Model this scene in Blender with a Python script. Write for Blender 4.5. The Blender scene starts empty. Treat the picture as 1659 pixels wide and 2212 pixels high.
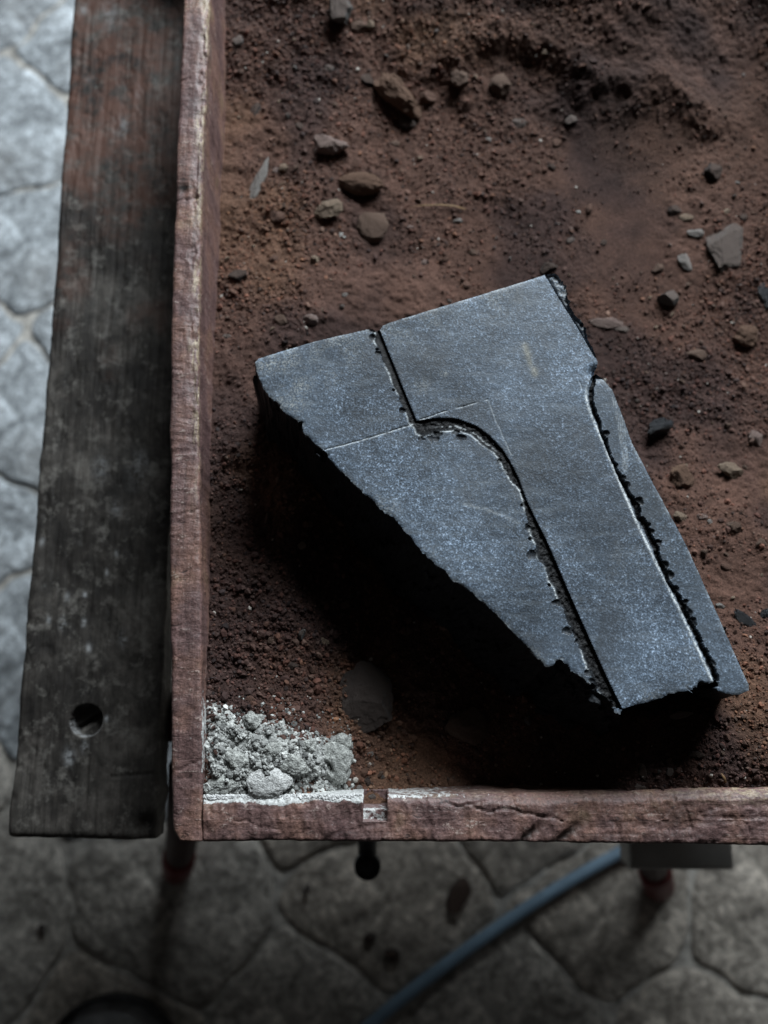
import bpy, math, random
import numpy as np
from mathutils import Vector
random.seed(7)
rng = np.random.default_rng(7)

# ------------------------------------------------------------------ camera, light, exposure
scene = bpy.context.scene
C = scene.collection
H_CAM = 0.54                 # camera height above the rim of the tray (z = 0)
F_PX = 1750.0                # focal length in units of a 1659 x 2212 picture
PITCH = math.radians(11.65)
cam_d = bpy.data.cameras.new('camera')
cam = bpy.data.objects.new('camera', cam_d)
C.objects.link(cam)
cam.location = (0, 0, H_CAM)
cam.rotation_euler = (PITCH, 0, 0)
cam_d.sensor_fit = 'HORIZONTAL'
cam_d.sensor_width = 36
cam_d.lens = 36 * F_PX / 1659
cam_d.clip_start = 0.01
cam_d.clip_end = 50
cam_d.dof.use_dof = True
cam_d.dof.focus_distance = 0.515
cam_d.dof.aperture_fstop = 5.0
scene.camera = cam

world = bpy.data.worlds.new('World')
scene.world = world
world.use_nodes = True
bg = world.node_tree.nodes['Background']
bg.inputs[0].default_value = (0.80, 0.80, 0.80, 1)
bg.inputs[1].default_value = 0.024

LAZ, LEL, LDIST = math.radians(19), math.radians(29), 2.6
ld = bpy.data.lights.new('daylight_opening', 'AREA')
ld.shape = 'RECTANGLE'
ld.size, ld.size_y = 1.5, 0.9
ld.energy = 155
ld.color = (0.87, 0.95, 1.0)
lamp = bpy.data.objects.new('daylight_opening', ld)
C.objects.link(lamp)
tgt = Vector((0.08, 0.15, 0))
ldir = Vector((math.sin(LAZ) * math.cos(LEL), math.cos(LAZ) * math.cos(LEL), math.sin(LEL)))
lamp.location = tgt + ldir * LDIST
lamp.rotation_euler = ldir.to_track_quat('Z', 'Y').to_euler()

scene.view_settings.view_transform = 'Standard'
scene.view_settings.look = 'None'
scene.view_settings.exposure = 0.0
scene.view_settings.gamma = 1.0
scene.render.engine = 'CYCLES'

CP, SP = math.cos(PITCH), math.sin(PITCH)
def at(px, py, z):
    """the point at height z seen at a picture position (1659 x 2212 units)"""
    x = (px - 829.5) / F_PX
    y = -(py - 1106.0) / F_PX
    dy, dz = y * CP + SP, y * SP - CP
    t = (z - H_CAM) / dz
    return np.array([x * t, dy * t, z])
def depth_at(p):
    d = np.array(p) - np.array([0, 0, H_CAM])
    return -(d[2] * CP - d[1] * SP)
def to_px(x, y, z):
    """inverse of at(), on arrays"""
    dz = z - H_CAM
    dep = -(dz * CP - y * SP)
    yc = y * CP + dz * SP
    return 829.5 + F_PX * x / dep, 1106.0 - F_PX * yc / dep

# ------------------------------------------------------------------ numpy helpers
def _hash(ix, iy, iz, seed):
    h = (ix.astype(np.int64) * 374761393 + iy.astype(np.int64) * 668265263 + iz.astype(np.int64) * 2147483647 + seed * 974711) & 0xffffffff
    h = ((h ^ (h >> 13)) * 1274126177) & 0xffffffff
    h = ((h ^ (h >> 16)) * 2246822519) & 0xffffffff
    return ((h ^ (h >> 15)) & 0xffff) / 32767.5 - 1.0
def noise(x, y, z=0.0, seed=0):
    x, y = np.asarray(x, float), np.asarray(y, float)
    z = np.zeros_like(x) + z
    ix, iy, iz = np.floor(x), np.floor(y), np.floor(z)
    fx, fy, fz = x - ix, y - iy, z - iz
    fx, fy, fz = [f * f * f * (f * (f * 6 - 15) + 10) for f in (fx, fy, fz)]
    r = 0
    for dx in (0, 1):
        wx = fx if dx else 1 - fx
        for dy in (0, 1):
            wy = fy if dy else 1 - fy
            for dz in (0, 1):
                wz = fz if dz else 1 - fz
                r = r + _hash(ix + dx, iy + dy, iz + dz, seed) * wx * wy * wz
    return r
def fbm(x, y, z=0.0, seed=0, octaves=4, gain=0.5):
    r, a, s = 0, 1.0, 1.0
    for k in range(octaves):
        r = r + a * noise(np.asarray(x) * s + 17.3 * k, np.asarray(y) * s + 5.1 * k, np.asarray(z) * s + 3.7 * k, seed + k)
        a *= gain
        s *= 2.03
    return r
def smooth(a, b, x):
    t = np.clip((x - a) / (b - a), 0, 1)
    return t * t * (3 - 2 * t)
def seg_dist(X, Y, pts, closed=False):
    """distance to a polyline, parameter of nearest point"""
    n = len(pts)
    best = np.full(X.shape, 1e9)
    par = np.zeros(X.shape)
    for i in range(n if closed else n - 1):
        ax, ay = pts[i][0], pts[i][1]
        bx, by = pts[(i + 1) % n][0], pts[(i + 1) % n][1]
        dx, dy = bx - ax, by - ay
        L2 = dx * dx + dy * dy + 1e-18
        t = np.clip(((X - ax) * dx + (Y - ay) * dy) / L2, 0, 1)
        d = (X - ax - t * dx) ** 2 + (Y - ay - t * dy) ** 2
        m = d < best
        best = np.where(m, d, best)
        par = np.where(m, i + t, par)
    return np.sqrt(best), par
def inside(X, Y, pts):
    r = np.zeros(X.shape, bool)
    n = len(pts)
    for i in range(n):
        ax, ay = pts[i][0], pts[i][1]
        bx, by = pts[(i + 1) % n][0], pts[(i + 1) % n][1]
        if ay == by:
            continue
        r ^= ((ay > Y) != (by > Y)) & (X < (bx - ax) * (Y - ay) / (by - ay) + ax)
    return r
def resample(pts, step):
    out = []
    for a, b in zip(pts[:-1], pts[1:]):
        a, b = np.array(a, float), np.array(b, float)
        n = max(1, int(round(np.linalg.norm(b - a) / step)))
        for k in range(n):
            out.append(a + (b - a) * k / n)
    out.append(np.array(pts[-1], float))
    return out

# ------------------------------------------------------------------ object helpers
def mesh_np(name, V, F, mat=None, smooth_shade=True, attrs=None):
    V = np.asarray(V, np.float32)
    me = bpy.data.meshes.new(name)
    me.vertices.add(len(V))
    me.vertices.foreach_set('co', V.ravel())
    groups = F if isinstance(F, list) else [F]
    groups = [np.asarray(g, np.int32) for g in groups if len(g)]
    loops = np.concatenate([g.ravel() for g in groups])
    starts, s = [], 0
    for g in groups:
        starts.append(s + np.arange(len(g)) * g.shape[1])
        s += g.size
    starts = np.concatenate(starts).astype(np.int32)
    me.loops.add(len(loops))
    me.loops.foreach_set('vertex_index', loops)
    me.polygons.add(len(starts))
    me.polygons.foreach_set('loop_start', starts)
    me.update(calc_edges=True)
    me.polygons.foreach_set('use_smooth', np.full(len(starts), smooth_shade))
    for k, a in (attrs or {}).items():
        a = np.asarray(a, np.float32)
        if a.ndim == 1:
            at_ = me.attributes.new(k, 'FLOAT', 'POINT')
            at_.data.foreach_set('value', a)
        else:
            at_ = me.attributes.new(k, 'FLOAT_COLOR', 'POINT')
            at_.data.foreach_set('color', np.concatenate([a, np.ones((len(a), 1), np.float32)], 1).astype(np.float32).ravel())
    if mat:
        me.materials.append(mat)
    me.validate()
    return me
def obj(name, me, parent=None, label=None, cat=None, group=None, kind=None, loc=None):
    o = bpy.data.objects.new(name, me)
    C.objects.link(o)
    if loc is not None:
        o.location = loc
    if parent:
        o.parent = parent
    for k, v in (('label', label), ('category', cat), ('group', group), ('kind', kind)):
        if v:
            o[k] = v
    return o
def grid_faces(nu, nv, keep=None):
    i = np.arange(nu * nv).reshape(nu, nv)
    F = np.stack([i[:-1, :-1], i[1:, :-1], i[1:, 1:], i[:-1, 1:]], -1).reshape(-1, 4)
    if keep is not None:
        k = keep.reshape(nu, nv)
        kk = (k[:-1, :-1] & k[1:, :-1] & k[1:, 1:] & k[:-1, 1:]).ravel()
        F = F[kk]
    return F
def compact(V, F, attrs):
    used = np.zeros(len(V), bool)
    used[F.ravel()] = True
    new = np.cumsum(used) - 1
    return V[used], new[F], {k: a[used] for k, a in attrs.items()}
def box_mesh(name, lo, hi, mat, bevel=0.002):
    import bmesh
    bm = bmesh.new()
    bmesh.ops.create_cube(bm, size=1)
    for v in bm.verts:
        v.co = Vector([lo[k] + (v.co[k] + 0.5) * (hi[k] - lo[k]) for k in range(3)])
    if bevel:
        bmesh.ops.bevel(bm, geom=bm.edges[:], offset=bevel, segments=2, profile=0.5, affect='EDGES')
    me = bpy.data.meshes.new(name)
    bm.to_mesh(me)
    bm.free()
    me.materials.append(mat)
    return me
def tube_mesh(name, pts, radii, mat, n=16, cap=True, squash=1.0):
    pts = [np.array(p, float) for p in pts]
    V, F = [], []
    up = np.array([0, 0, 1.0])
    for i, p in enumerate(pts):
        d = pts[min(i + 1, len(pts) - 1)] - pts[max(i - 1, 0)]
        d /= np.linalg.norm(d)
        u = np.cross(d, up)
        if np.linalg.norm(u) < 1e-3:
            u = np.array([1.0, 0, 0])
        u /= np.linalg.norm(u)
        w = np.cross(u, d)
        r = radii[i] if hasattr(radii, '__len__') else radii
        for k in range(n):
            a = 2 * math.pi * k / n
            V.append(p + r * (math.cos(a) * u + squash * math.sin(a) * w))
    for i in range(len(pts) - 1):
        for k in range(n):
            F.append((i * n + k, i * n + (k + 1) % n, (i + 1) * n + (k + 1) % n, (i + 1) * n + k))
    G = [np.array(F)]
    if cap:
        G.append(np.array([list(range(n))[::-1], list(range((len(pts) - 1) * n, len(pts) * n))]))
    return mesh_np(name, np.array(V), G, mat)
def lathe_mesh(name, prof, mat, n=48):
    V, F = [], []
    for r, z in prof:
        for k in range(n):
            a = 2 * math.pi * k / n
            V.append((r * math.cos(a), r * math.sin(a), z))
    for i in range(len(prof) - 1):
        for k in range(n):
            F.append((i * n + k, i * n + (k + 1) % n, (i + 1) * n + (k + 1) % n, (i + 1) * n + k))
    return mesh_np(name, np.array(V), [np.array(F)], mat)

# ------------------------------------------------------------------ materials
class NT:
    def __init__(s, name):
        s.m = bpy.data.materials.new(name)
        s.m.use_nodes = True
        s.t = s.m.node_tree
        s.b = s.t.nodes['Principled BSDF']
    def n(s, ty, **kw):
        nd = s.t.nodes.new(ty)
        for k, v in kw.items():
            setattr(nd, k, v)
        return nd
    def l(s, a, b):
        s.t.links.new(a, b)
    def coord(s, scale=(1, 1, 1), rot=(0, 0, 0)):
        tc = s.n('ShaderNodeTexCoord')
        mp = s.n('ShaderNodeMapping')
        mp.inputs['Scale'].default_value = scale
        mp.inputs['Rotation'].default_value = rot
        s.l(tc.outputs['Object'], mp.inputs[0])
        return mp.outputs[0]
    def noise(s, scale, detail=4, rough=0.55, vec=None, dist=0.0):
        nd = s.n('ShaderNodeTexNoise')
        nd.inputs['Scale'].default_value = scale
        nd.inputs['Detail'].default_value = detail
        nd.inputs['Roughness'].default_value = rough
        nd.inputs['Distortion'].default_value = dist
        s.l(vec if vec is not None else s.coord(), nd.inputs['Vector'])
        return nd.outputs['Fac']
    def vor(s, scale, vec=None, feature='F1'):
        nd = s.n('ShaderNodeTexVoronoi', feature=feature)
        nd.inputs['Scale'].default_value = scale
        s.l(vec if vec is not None else s.coord(), nd.inputs['Vector'])
        return nd.outputs['Distance']
    def ramp(s, fac, stops):
        r = s.n('ShaderNodeValToRGB')
        e = r.color_ramp.elements
        while len(e) > 1:
            e.remove(e[-1])
        for i, (p, c) in enumerate(stops):
            el = e[0] if i == 0 else e.new(p)
            el.position = p
            if not hasattr(c, '__len__'):
                c = (c, c, c)
            el.color = (*c, 1)
        s.l(fac, r.inputs[0])
        return r.outputs[0]
    def mix(s, fac, a, b, mode='MIX'):
        nd = s.n('ShaderNodeMix', data_type='RGBA', blend_type=mode)
        for sock, v in ((nd.inputs[0], fac), (nd.inputs[6], a), (nd.inputs[7], b)):
            if hasattr(v, 'is_linked'):
                s.l(v, sock)
            elif hasattr(v, '__len__'):
                sock.default_value = (*v, 1)
            else:
                sock.default_value = v
        return nd.outputs[2]
    def math(s, op, a, b=0.0):
        nd = s.n('ShaderNodeMath', operation=op)
        for sock, v in ((nd.inputs[0], a), (nd.inputs[1], b)):
            if hasattr(v, 'is_linked'):
                s.l(v, sock)
            else:
                sock.default_value = v
        return nd.outputs[0]
    def attr(s, name):
        nd = s.n('ShaderNodeAttribute', attribute_name=name)
        return nd
    def bump(s, h, dist, strength=1.0, prev=None):
        nd = s.n('ShaderNodeBump')
        nd.inputs['Distance'].default_value = dist
        nd.inputs['Strength'].default_value = strength
        s.l(h, nd.inputs['Height'])
        if prev is not None:
            s.l(prev, nd.inputs['Normal'])
        return nd.outputs[0]
    def done(s, col, rough=0.8, normal=None, spec=0.3):
        if hasattr(col, 'is_linked'):
            s.l(col, s.b.inputs['Base Color'])
        else:
            s.b.inputs['Base Color'].default_value = (*col, 1)
        if hasattr(rough, 'is_linked'):
            s.l(rough, s.b.inputs['Roughness'])
        else:
            s.b.inputs['Roughness'].default_value = rough
        s.b.inputs['Specular IOR Level'].default_value = spec
        if normal is not None:
            s.l(normal, s.b.inputs['Normal'])
        return s.m

def mat_basalt():
    s = NT('carved_basalt')
    fine = s.noise(820, 2, 0.6)
    mid = s.noise(330, 3, 0.6)
    cloud = s.noise(16, 5, 0.6)
    streak = s.noise(1, 4, 0.6, s.coord((30, 180, 30), (0, 0, math.radians(58))))
    base = s.ramp(s.math('ADD', s.math('MULTIPLY', fine, 0.62), s.math('MULTIPLY', mid, 0.38)),
                  [(0.36, (0.016, 0.020, 0.026)), (0.49, (0.048, 0.062, 0.080)), (0.58, (0.112, 0.148, 0.198)), (0.67, (0.33, 0.41, 0.52))])
    base = s.mix(1.0, base, s.ramp(s.noise(11, 5, 0.65, dist=0.6), [(0.32, 0.40), (0.5, 0.95), (0.68, 2.0)]), 'MULTIPLY')
    base = s.mix(s.ramp(cloud, [(0.35, 0.0), (0.68, 0.75)]), base, s.mix(0.30, base, (0.20, 0.26, 0.34)))
    base = s.mix(s.ramp(streak, [(0.50, 0.0), (0.70, 0.25)]), base, (0.24, 0.27, 0.30))
    dark = s.ramp(s.noise(24, 3, 0.6, dist=0.5), [(0.50, 0.0), (0.70, 0.55)])
    base = s.mix(dark, base, (0.050, 0.055, 0.062))
    pits = s.ramp(s.vor(190), [(0.05, 1.0), (0.11, 0.0)])
    base = s.mix(s.math('MULTIPLY', pits, s.ramp(mid, [(0.5, 0), (0.6, 0.8)])), base, (0.02, 0.022, 0.025))
    pan = s.attr('panel').outputs['Fac']
    base = s.mix(s.math('MULTIPLY', pan, 0.30), base, (0.058, 0.070, 0.083))
    dustn = s.ramp(s.noise(900, 3, 0.7), [(0.46, 0.0), (0.60, 1.0)])
    dst = s.math('MULTIPLY', s.attr('dust').outputs['Fac'], dustn)
    base = s.mix(dst, base, (0.48, 0.49, 0.47))
    fresh = s.ramp(s.noise(420, 4, 0.7), [(0.38, (0.005, 0.005, 0.0055)), (0.64, (0.030, 0.030, 0.031))])
    base = s.mix(s.attr('fresh').outputs['Fac'], base, fresh)
    rimn = s.ramp(s.noise(500, 3, 0.6), [(0.38, 0.1), (0.54, 1.0)])
    base = s.mix(s.math('MULTIPLY', s.attr('rim').outputs['Fac'], rimn), base, (0.62, 0.66, 0.68))
    base = s.mix(s.math('MULTIPLY', s.attr('smear').outputs['Fac'], s.ramp(fine, [(0.35, 0.4), (0.6, 1.0)])), base, (0.42, 0.39, 0.30))
    nb = s.bump(fine, 0.00035, 0.55)
    nb = s.bump(mid, 0.0006, 0.35, nb)
    m_ = s.done(base, 0.52, nb, 0.45)
    s.l(s.math('SUBTRACT', 0.45, s.math('MULTIPLY', s.attr('fresh').outputs['Fac'], 0.38)), s.b.inputs['Specular IOR Level'])
    return m_

def mat_sand():
    s = NT('red_sand')
    col = s.attr('Col').outputs['Color']
    n1 = s.noise(700, 3, 0.65)
    n2 = s.noise(60, 4, 0.6)
    col = s.mix(1.0, col, s.ramp(n1, [(0.3, 0.55), (0.5, 0.95), (0.7, 1.5)]), 'MULTIPLY')
    col = s.mix(1.0, col, s.ramp(n2, [(0.3, 0.72), (0.7, 1.25)]), 'MULTIPLY')
    nb = s.bump(n1, 0.0015, 1.0)
    nb = s.bump(s.noise(1700, 2, 0.6), 0.0004, 0.6, nb)
    return s.done(col, 0.9, nb, 0.2)

def mat_grain(name='sand_grain'):
    s = NT(name)
    col = s.attr('Col').outputs['Color']
    n1 = s.noise(1500, 2, 0.6)
    col = s.mix(1.0, col, s.ramp(n1, [(0.3, 0.65), (0.7, 1.35)]), 'MULTIPLY')
    return s.done(col, 0.8, s.bump(n1, 0.0003, 0.5), 0.25)

def mat_rock(name, c1, c2, dusty=0.0, rough=0.85, scale=260, spec=0.25):
    s = NT(name)
    n1 = s.noise(scale, 5, 0.65)
    n2 = s.noise(scale * 4, 2, 0.6)
    col = s.ramp(n1, [(0.32, c1), (0.66, c2)])
    col = s.mix(1.0, col, s.ramp(n2, [(0.3, 0.65), (0.7, 1.35)]), 'MULTIPLY')
    if dusty:
        geo = s.n('ShaderNodeNewGeometry')
        sx = s.n('ShaderNodeSeparateXYZ')
        s.l(geo.outputs['Normal'], sx.inputs[0])
        up = s.ramp(s.math('MULTIPLY', sx.outputs[2], s.math('ADD', n1, 0.35)), [(0.45, 0.0), (0.75, dusty)])
        col = s.mix(up, col, s.mix(1.0, (0.19, 0.112, 0.080), s.ramp(n2, [(0.3, 0.6), (0.7, 1.4)]), 'MULTIPLY'))
    nb = s.bump(n1, 0.002, 0.7)
    nb = s.bump(n2, 0.0006, 0.8, nb)
    return s.done(col, rough, nb, spec)

def mat_plank(name, along):
    """weathered red-brown board; along = 'Y' or 'X' is the direction of the grain"""
    s = NT(name)
    sc = (200, 11, 200) if along == 'Y' else (11, 200, 200)
    sx = (75, 230, 120) if along == 'Y' else (120, 200, 120)
    grain = s.noise(1, 5, 0.65, s.coord(sc), 0.6)
    saw = s.noise(1, 3, 0.6, s.coord(sx), 1.2)
    cloud = s.noise(22, 4, 0.6)
    fine = s.noise(620, 4, 0.7)
    base = s.ramp(cloud, [(0.30, (0.080, 0.044, 0.043)), (0.46, (0.136, 0.080, 0.074)), (0.58, (0.178, 0.098, 0.078)), (0.72, (0.205, 0.140, 0.090))])
    base = s.mix(1.0, base, s.ramp(grain, [(0.3, 0.62), (0.5, 1.0), (0.7, 1.25)]), 'MULTIPLY')
    base = s.mix(1.0, base, s.ramp(fine, [(0.28, 0.5), (0.5, 1.0), (0.72, 1.7)]), 'MULTIPLY')
    fleck = s.ramp(saw, [(0.60, 0.0), (0.67, 0.6)])
    fleck = s.math('MULTIPLY', fleck, s.ramp(s.noise(30, 2), [(0.40, 0.1), (0.58, 1.0)]))
    fleck = s.math('MULTIPLY', fleck, s.ramp(fine, [(0.42, 0.0), (0.56, 1.0)]))
    base = s.mix(fleck, base, (0.52, 0.43, 0.38))
    crack = s.ramp(saw, [(0.30, 0.8), (0.37, 0.0)])
    base = s.mix(crack, base, (0.035, 0.022, 0.020))
    fr = s.attr('fray').outputs['Fac']
    frn = s.ramp(s.noise(1, 4, 0.7, s.coord((500, 110, 300) if along == 'Y' else (110, 500, 300)), ), [(0.44, 0.0), (0.60, 0.9)])
    base = s.mix(s.math('MULTIPLY', fr, frn), base, s.ramp(fine, [(0.3, (0.17, 0.115, 0.065)), (0.7, (0.52, 0.44, 0.31))]))
    dk = s.attr('dark').outputs['Fac']
    base = s.mix(dk, base, (0.020, 0.014, 0.012))
    du = s.attr('dust').outputs['Fac']
    dn = s.ramp(s.noise(650, 4, 0.7), [(0.36, 0.0), (0.54, 1.0)])
    base = s.mix(s.ramp(s.math('ADD', du, s.math('MULTIPLY', s.math('SUBTRACT', s.noise(260, 5, 0.75), 0.5), 2.6)), [(0.45, 0.0), (0.62, 1.0)]), base, s.ramp(s.noise(500, 4, 0.7), [(0.35, (0.24, 0.235, 0.225)), (0.62, (0.66, 0.67, 0.66))]))
    nb = s.bump(saw, 0.0014, 0.40)
    nb = s.bump(grain, 0.0010, 0.5, nb)
    nb = s.bump(fine, 0.0005, 0.7, nb)
    return s.done(base, 0.52, nb, 0.45)

def mat_jaw():
    s = NT('old_dark_board')
    grain = s.noise(1, 5, 0.7, s.coord((420, 12, 200)), 0.5)
    cloud = s.noise(13, 5, 0.65)
    blot = s.noise(70, 5, 0.7)
    base = s.ramp(cloud, [(0.32, (0.012, 0.010, 0.009)), (0.50, (0.040, 0.035, 0.031)), (0.68, (0.098, 0.088, 0.078))])
    base = s.mix(1.0, base, s.ramp(grain, [(0.3, 0.80), (0.5, 1.0), (0.72, 1.22)]), 'MULTIPLY')
    base = s.mix(1.0, base, s.ramp(s.noise(32, 6, 0.72, s.coord((1.6, 1, 1)), 0.8), [(0.30, 0.35), (0.5, 1.0), (0.68, 1.8)]), 'MULTIPLY')
    base = s.mix(s.ramp(blot, [(0.53, 0.0), (0.68, 0.8)]), base, (0.17, 0.158, 0.142))
    st = s.attr('stain').outputs['Fac']
    base = s.mix(s.math('MULTIPLY', st, s.ramp(s.noise(40, 4, 0.7), [(0.38, 0.0), (0.58, 0.8)])), base, (0.105, 0.047, 0.032))
    sp = s.attr('spot').outputs['Fac']
    base = s.mix(s.math('MULTIPLY', sp, s.ramp(s.noise(190, 4, 0.7), [(0.40, 0.0), (0.58, 1.0)])), base, (0.48, 0.49, 0.50))
    nb = s.bump(grain, 0.0012, 0.6)
    nb = s.bump(blot, 0.0015, 0.35, nb)
    return s.done(base, 0.7, nb, 0.3)

def mat_simple(name, c, rough=0.6, var=0.25, scale=60, metal=0.0, spec=0.4):
    s = NT(name)
    n1 = s.noise(scale, 4, 0.6)
    lo = tuple(v * (1 - var) for v in c)
    hi = tuple(min(1, v * (1 + var)) for v in c)
    s.b.inputs['Metallic'].default_value = metal
    return s.done(s.ramp(n1, [(0.3, lo), (0.7, hi)]), rough, s.bump(n1, 0.0006, 0.4), spec)

def mat_paving(name, tint):
    s = NT(name)
    n1 = s.noise(9, 6, 0.65)
    n2 = s.noise(55, 5, 0.7)
    col = s.ramp(n1, [(0.30, tuple(v * 0.62 for v in tint)), (0.52, tint), (0.72, tuple(min(1, v * 1.30) for v in tint))])
    n3 = s.noise(26, 6, 0.75, dist=0.8)
    col = s.mix(1.0, col, s.ramp(n2, [(0.30, 0.45), (0.5, 1.0), (0.70, 1.45)]), 'MULTIPLY')
    col = s.mix(1.0, col, s.ramp(n3, [(0.30, 0.40), (0.48, 0.95), (0.66, 1.7)]), 'MULTIPLY')
    n4 = s.noise(170, 4, 0.7)
    col = s.mix(1.0, col, s.ramp(n4, [(0.30, 0.55), (0.5, 1.0), (0.70, 1.5)]), 'MULTIPLY')
    stain = s.ramp(s.noise(5.5, 4, 0.6), [(0.50, 0.0), (0.68, 0.55)])
    col = s.mix(stain, col, (0.13, 0.12, 0.11))
    nb = s.bump(n2, 0.006, 0.8)
    nb = s.bump(n3, 0.012, 0.8, nb)
    return s.done(col, 0.6, nb, 0.3)

M_BASALT = mat_basalt()
M_SAND = mat_sand()
M_GRAIN = mat_grain()
M_PLY = mat_plank('weathered_board_side', 'Y')
M_PLX = mat_plank('weathered_board_front', 'X')
M_JAW = mat_jaw()

# ------------------------------------------------------------------ the floor
Z_FLOOR = -0.80
m_joint = mat_simple('pale_joint_mortar', (0.38, 0.36, 0.33), 0.9, 0.6, 60)
m_pave = [mat_paving('paving_grey', (0.44, 0.41, 0.37)), mat_paving('paving_warm', (0.43, 0.385, 0.335)), mat_paving('paving_daylit_blue', (0.40, 0.43, 0.455))]  # last tint carries the cool daylight of the left strip in its colour
n = 60
gx, gy = np.meshgrid(np.linspace(-3, 3, n), np.linspace(-3, 3.5, n), indexing='ij')
gz = Z_FLOOR - 0.0022 + 0.0016 * fbm(gx * 9, gy * 9, seed=3)
floor = obj('floor', mesh_np('floor', np.stack([gx, gy, gz], -1).reshape(-1, 3), grid_faces(n, n), m_joint), kind='structure')
seeds = []
cw, ch = 0.31, 0.195
for i in range(-7, 7):
    for j in range(-6, 10):
        seeds.append(((i + 0.5 * (j % 2) + random.uniform(-.24, .24)) * cw + 0.03, (j + random.uniform(-.22, .22)) * ch + 0.03))
def clip_half(poly, mx, my, nx, ny):
    out = []
    for a, b in zip(poly, poly[1:] + poly[:1]):
        da = (a[0] - mx) * nx + (a[1] - my) * ny
        db = (b[0] - mx) * nx + (b[1] - my) * ny
        if da <= 0:
            out.append(a)
        if da * db < 0:
            t = da / (da - db)
            out.append((a[0] + (b[0] - a[0]) * t, a[1] + (b[1] - a[1]) * t))
    return out
for si, (sx_, sy_) in enumerate(seeds):
    if not (-1.35 < sx_ < 1.35 and -1.05 < sy_ < 1.75):
        continue
    poly = [(sx_ - .5, sy_ - .5), (sx_ + .5, sy_ - .5), (sx_ + .5, sy_ + .5), (sx_ - .5, sy_ + .5)]
    for sj, (tx, ty) in enumerate(seeds):
        if sj == si:
            continue
        dx, dy = tx - sx_, ty - sy_
        d = math.hypot(dx, dy)
        if d > 0.75:
            continue
        g = 0.0028
        poly = clip_half(poly, sx_ + dx / 2 - dx / d * g, sy_ + dy / 2 - dy / d * g, dx / d, dy / d)
    pts = resample([np.array(p) for p in poly + poly[:1]], 0.018)[:-1]
    for _ in range(2):
        pts = [0.25 * pts[k - 1] + 0.5 * pts[k] + 0.25 * pts[(k + 1) % len(pts)] for k in range(len(pts))]
    P = np.array(pts)
    P += 0.010 * np.stack([noise(P[:, 0] * 24, P[:, 1] * 24, seed=5), noise(P[:, 0] * 24, P[:, 1] * 24, seed=6)], -1)
    c = P.mean(0)
    dz0 = random.uniform(-.0015, .0025)
    rings = [(1.0, -.014), (0.997, -.0050), (0.982, 0.0012), (0.94, 0.0036), (0.72, 0.0045), (0.40, 0.0050)]
    V, Fq = [], []
    m = len(P)
    for f, z in rings:
        Q = c + (P - c) * f
        zz = Z_FLOOR + z + dz0 + (0.0042 * fbm(Q[:, 0] * 26, Q[:, 1] * 22, seed=9) if f < 0.99 else 0)
        V.append(np.stack([Q[:, 0], Q[:, 1], zz + np.zeros(m)], -1))
    V = np.concatenate(V + [np.array([[c[0], c[1], Z_FLOOR + 0.005 + dz0]])])
    V = V - np.array([c[0], c[1], Z_FLOOR])
    for r in range(len(rings) - 1):
        for k in range(m):
            Fq.append((r * m + k, r * m + (k + 1) % m, (r + 1) * m + (k + 1) % m, (r + 1) * m + k))
    Ft = [((len(rings) - 1) * m + k, (len(rings) - 1) * m + (k + 1) % m, len(V) - 1) for k in range(m)]
    obj('paving_stone', mesh_np('paving_stone', V, [np.array(Fq), np.array(Ft)], (m_pave[2] if sx_ < -0.36 and sy_ > -0.15 else random.choice(m_pave[:2]))), parent=floor, loc=(c[0], c[1], Z_FLOOR))  # blue tint only in the left strip: daylight painted into the stones

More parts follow.
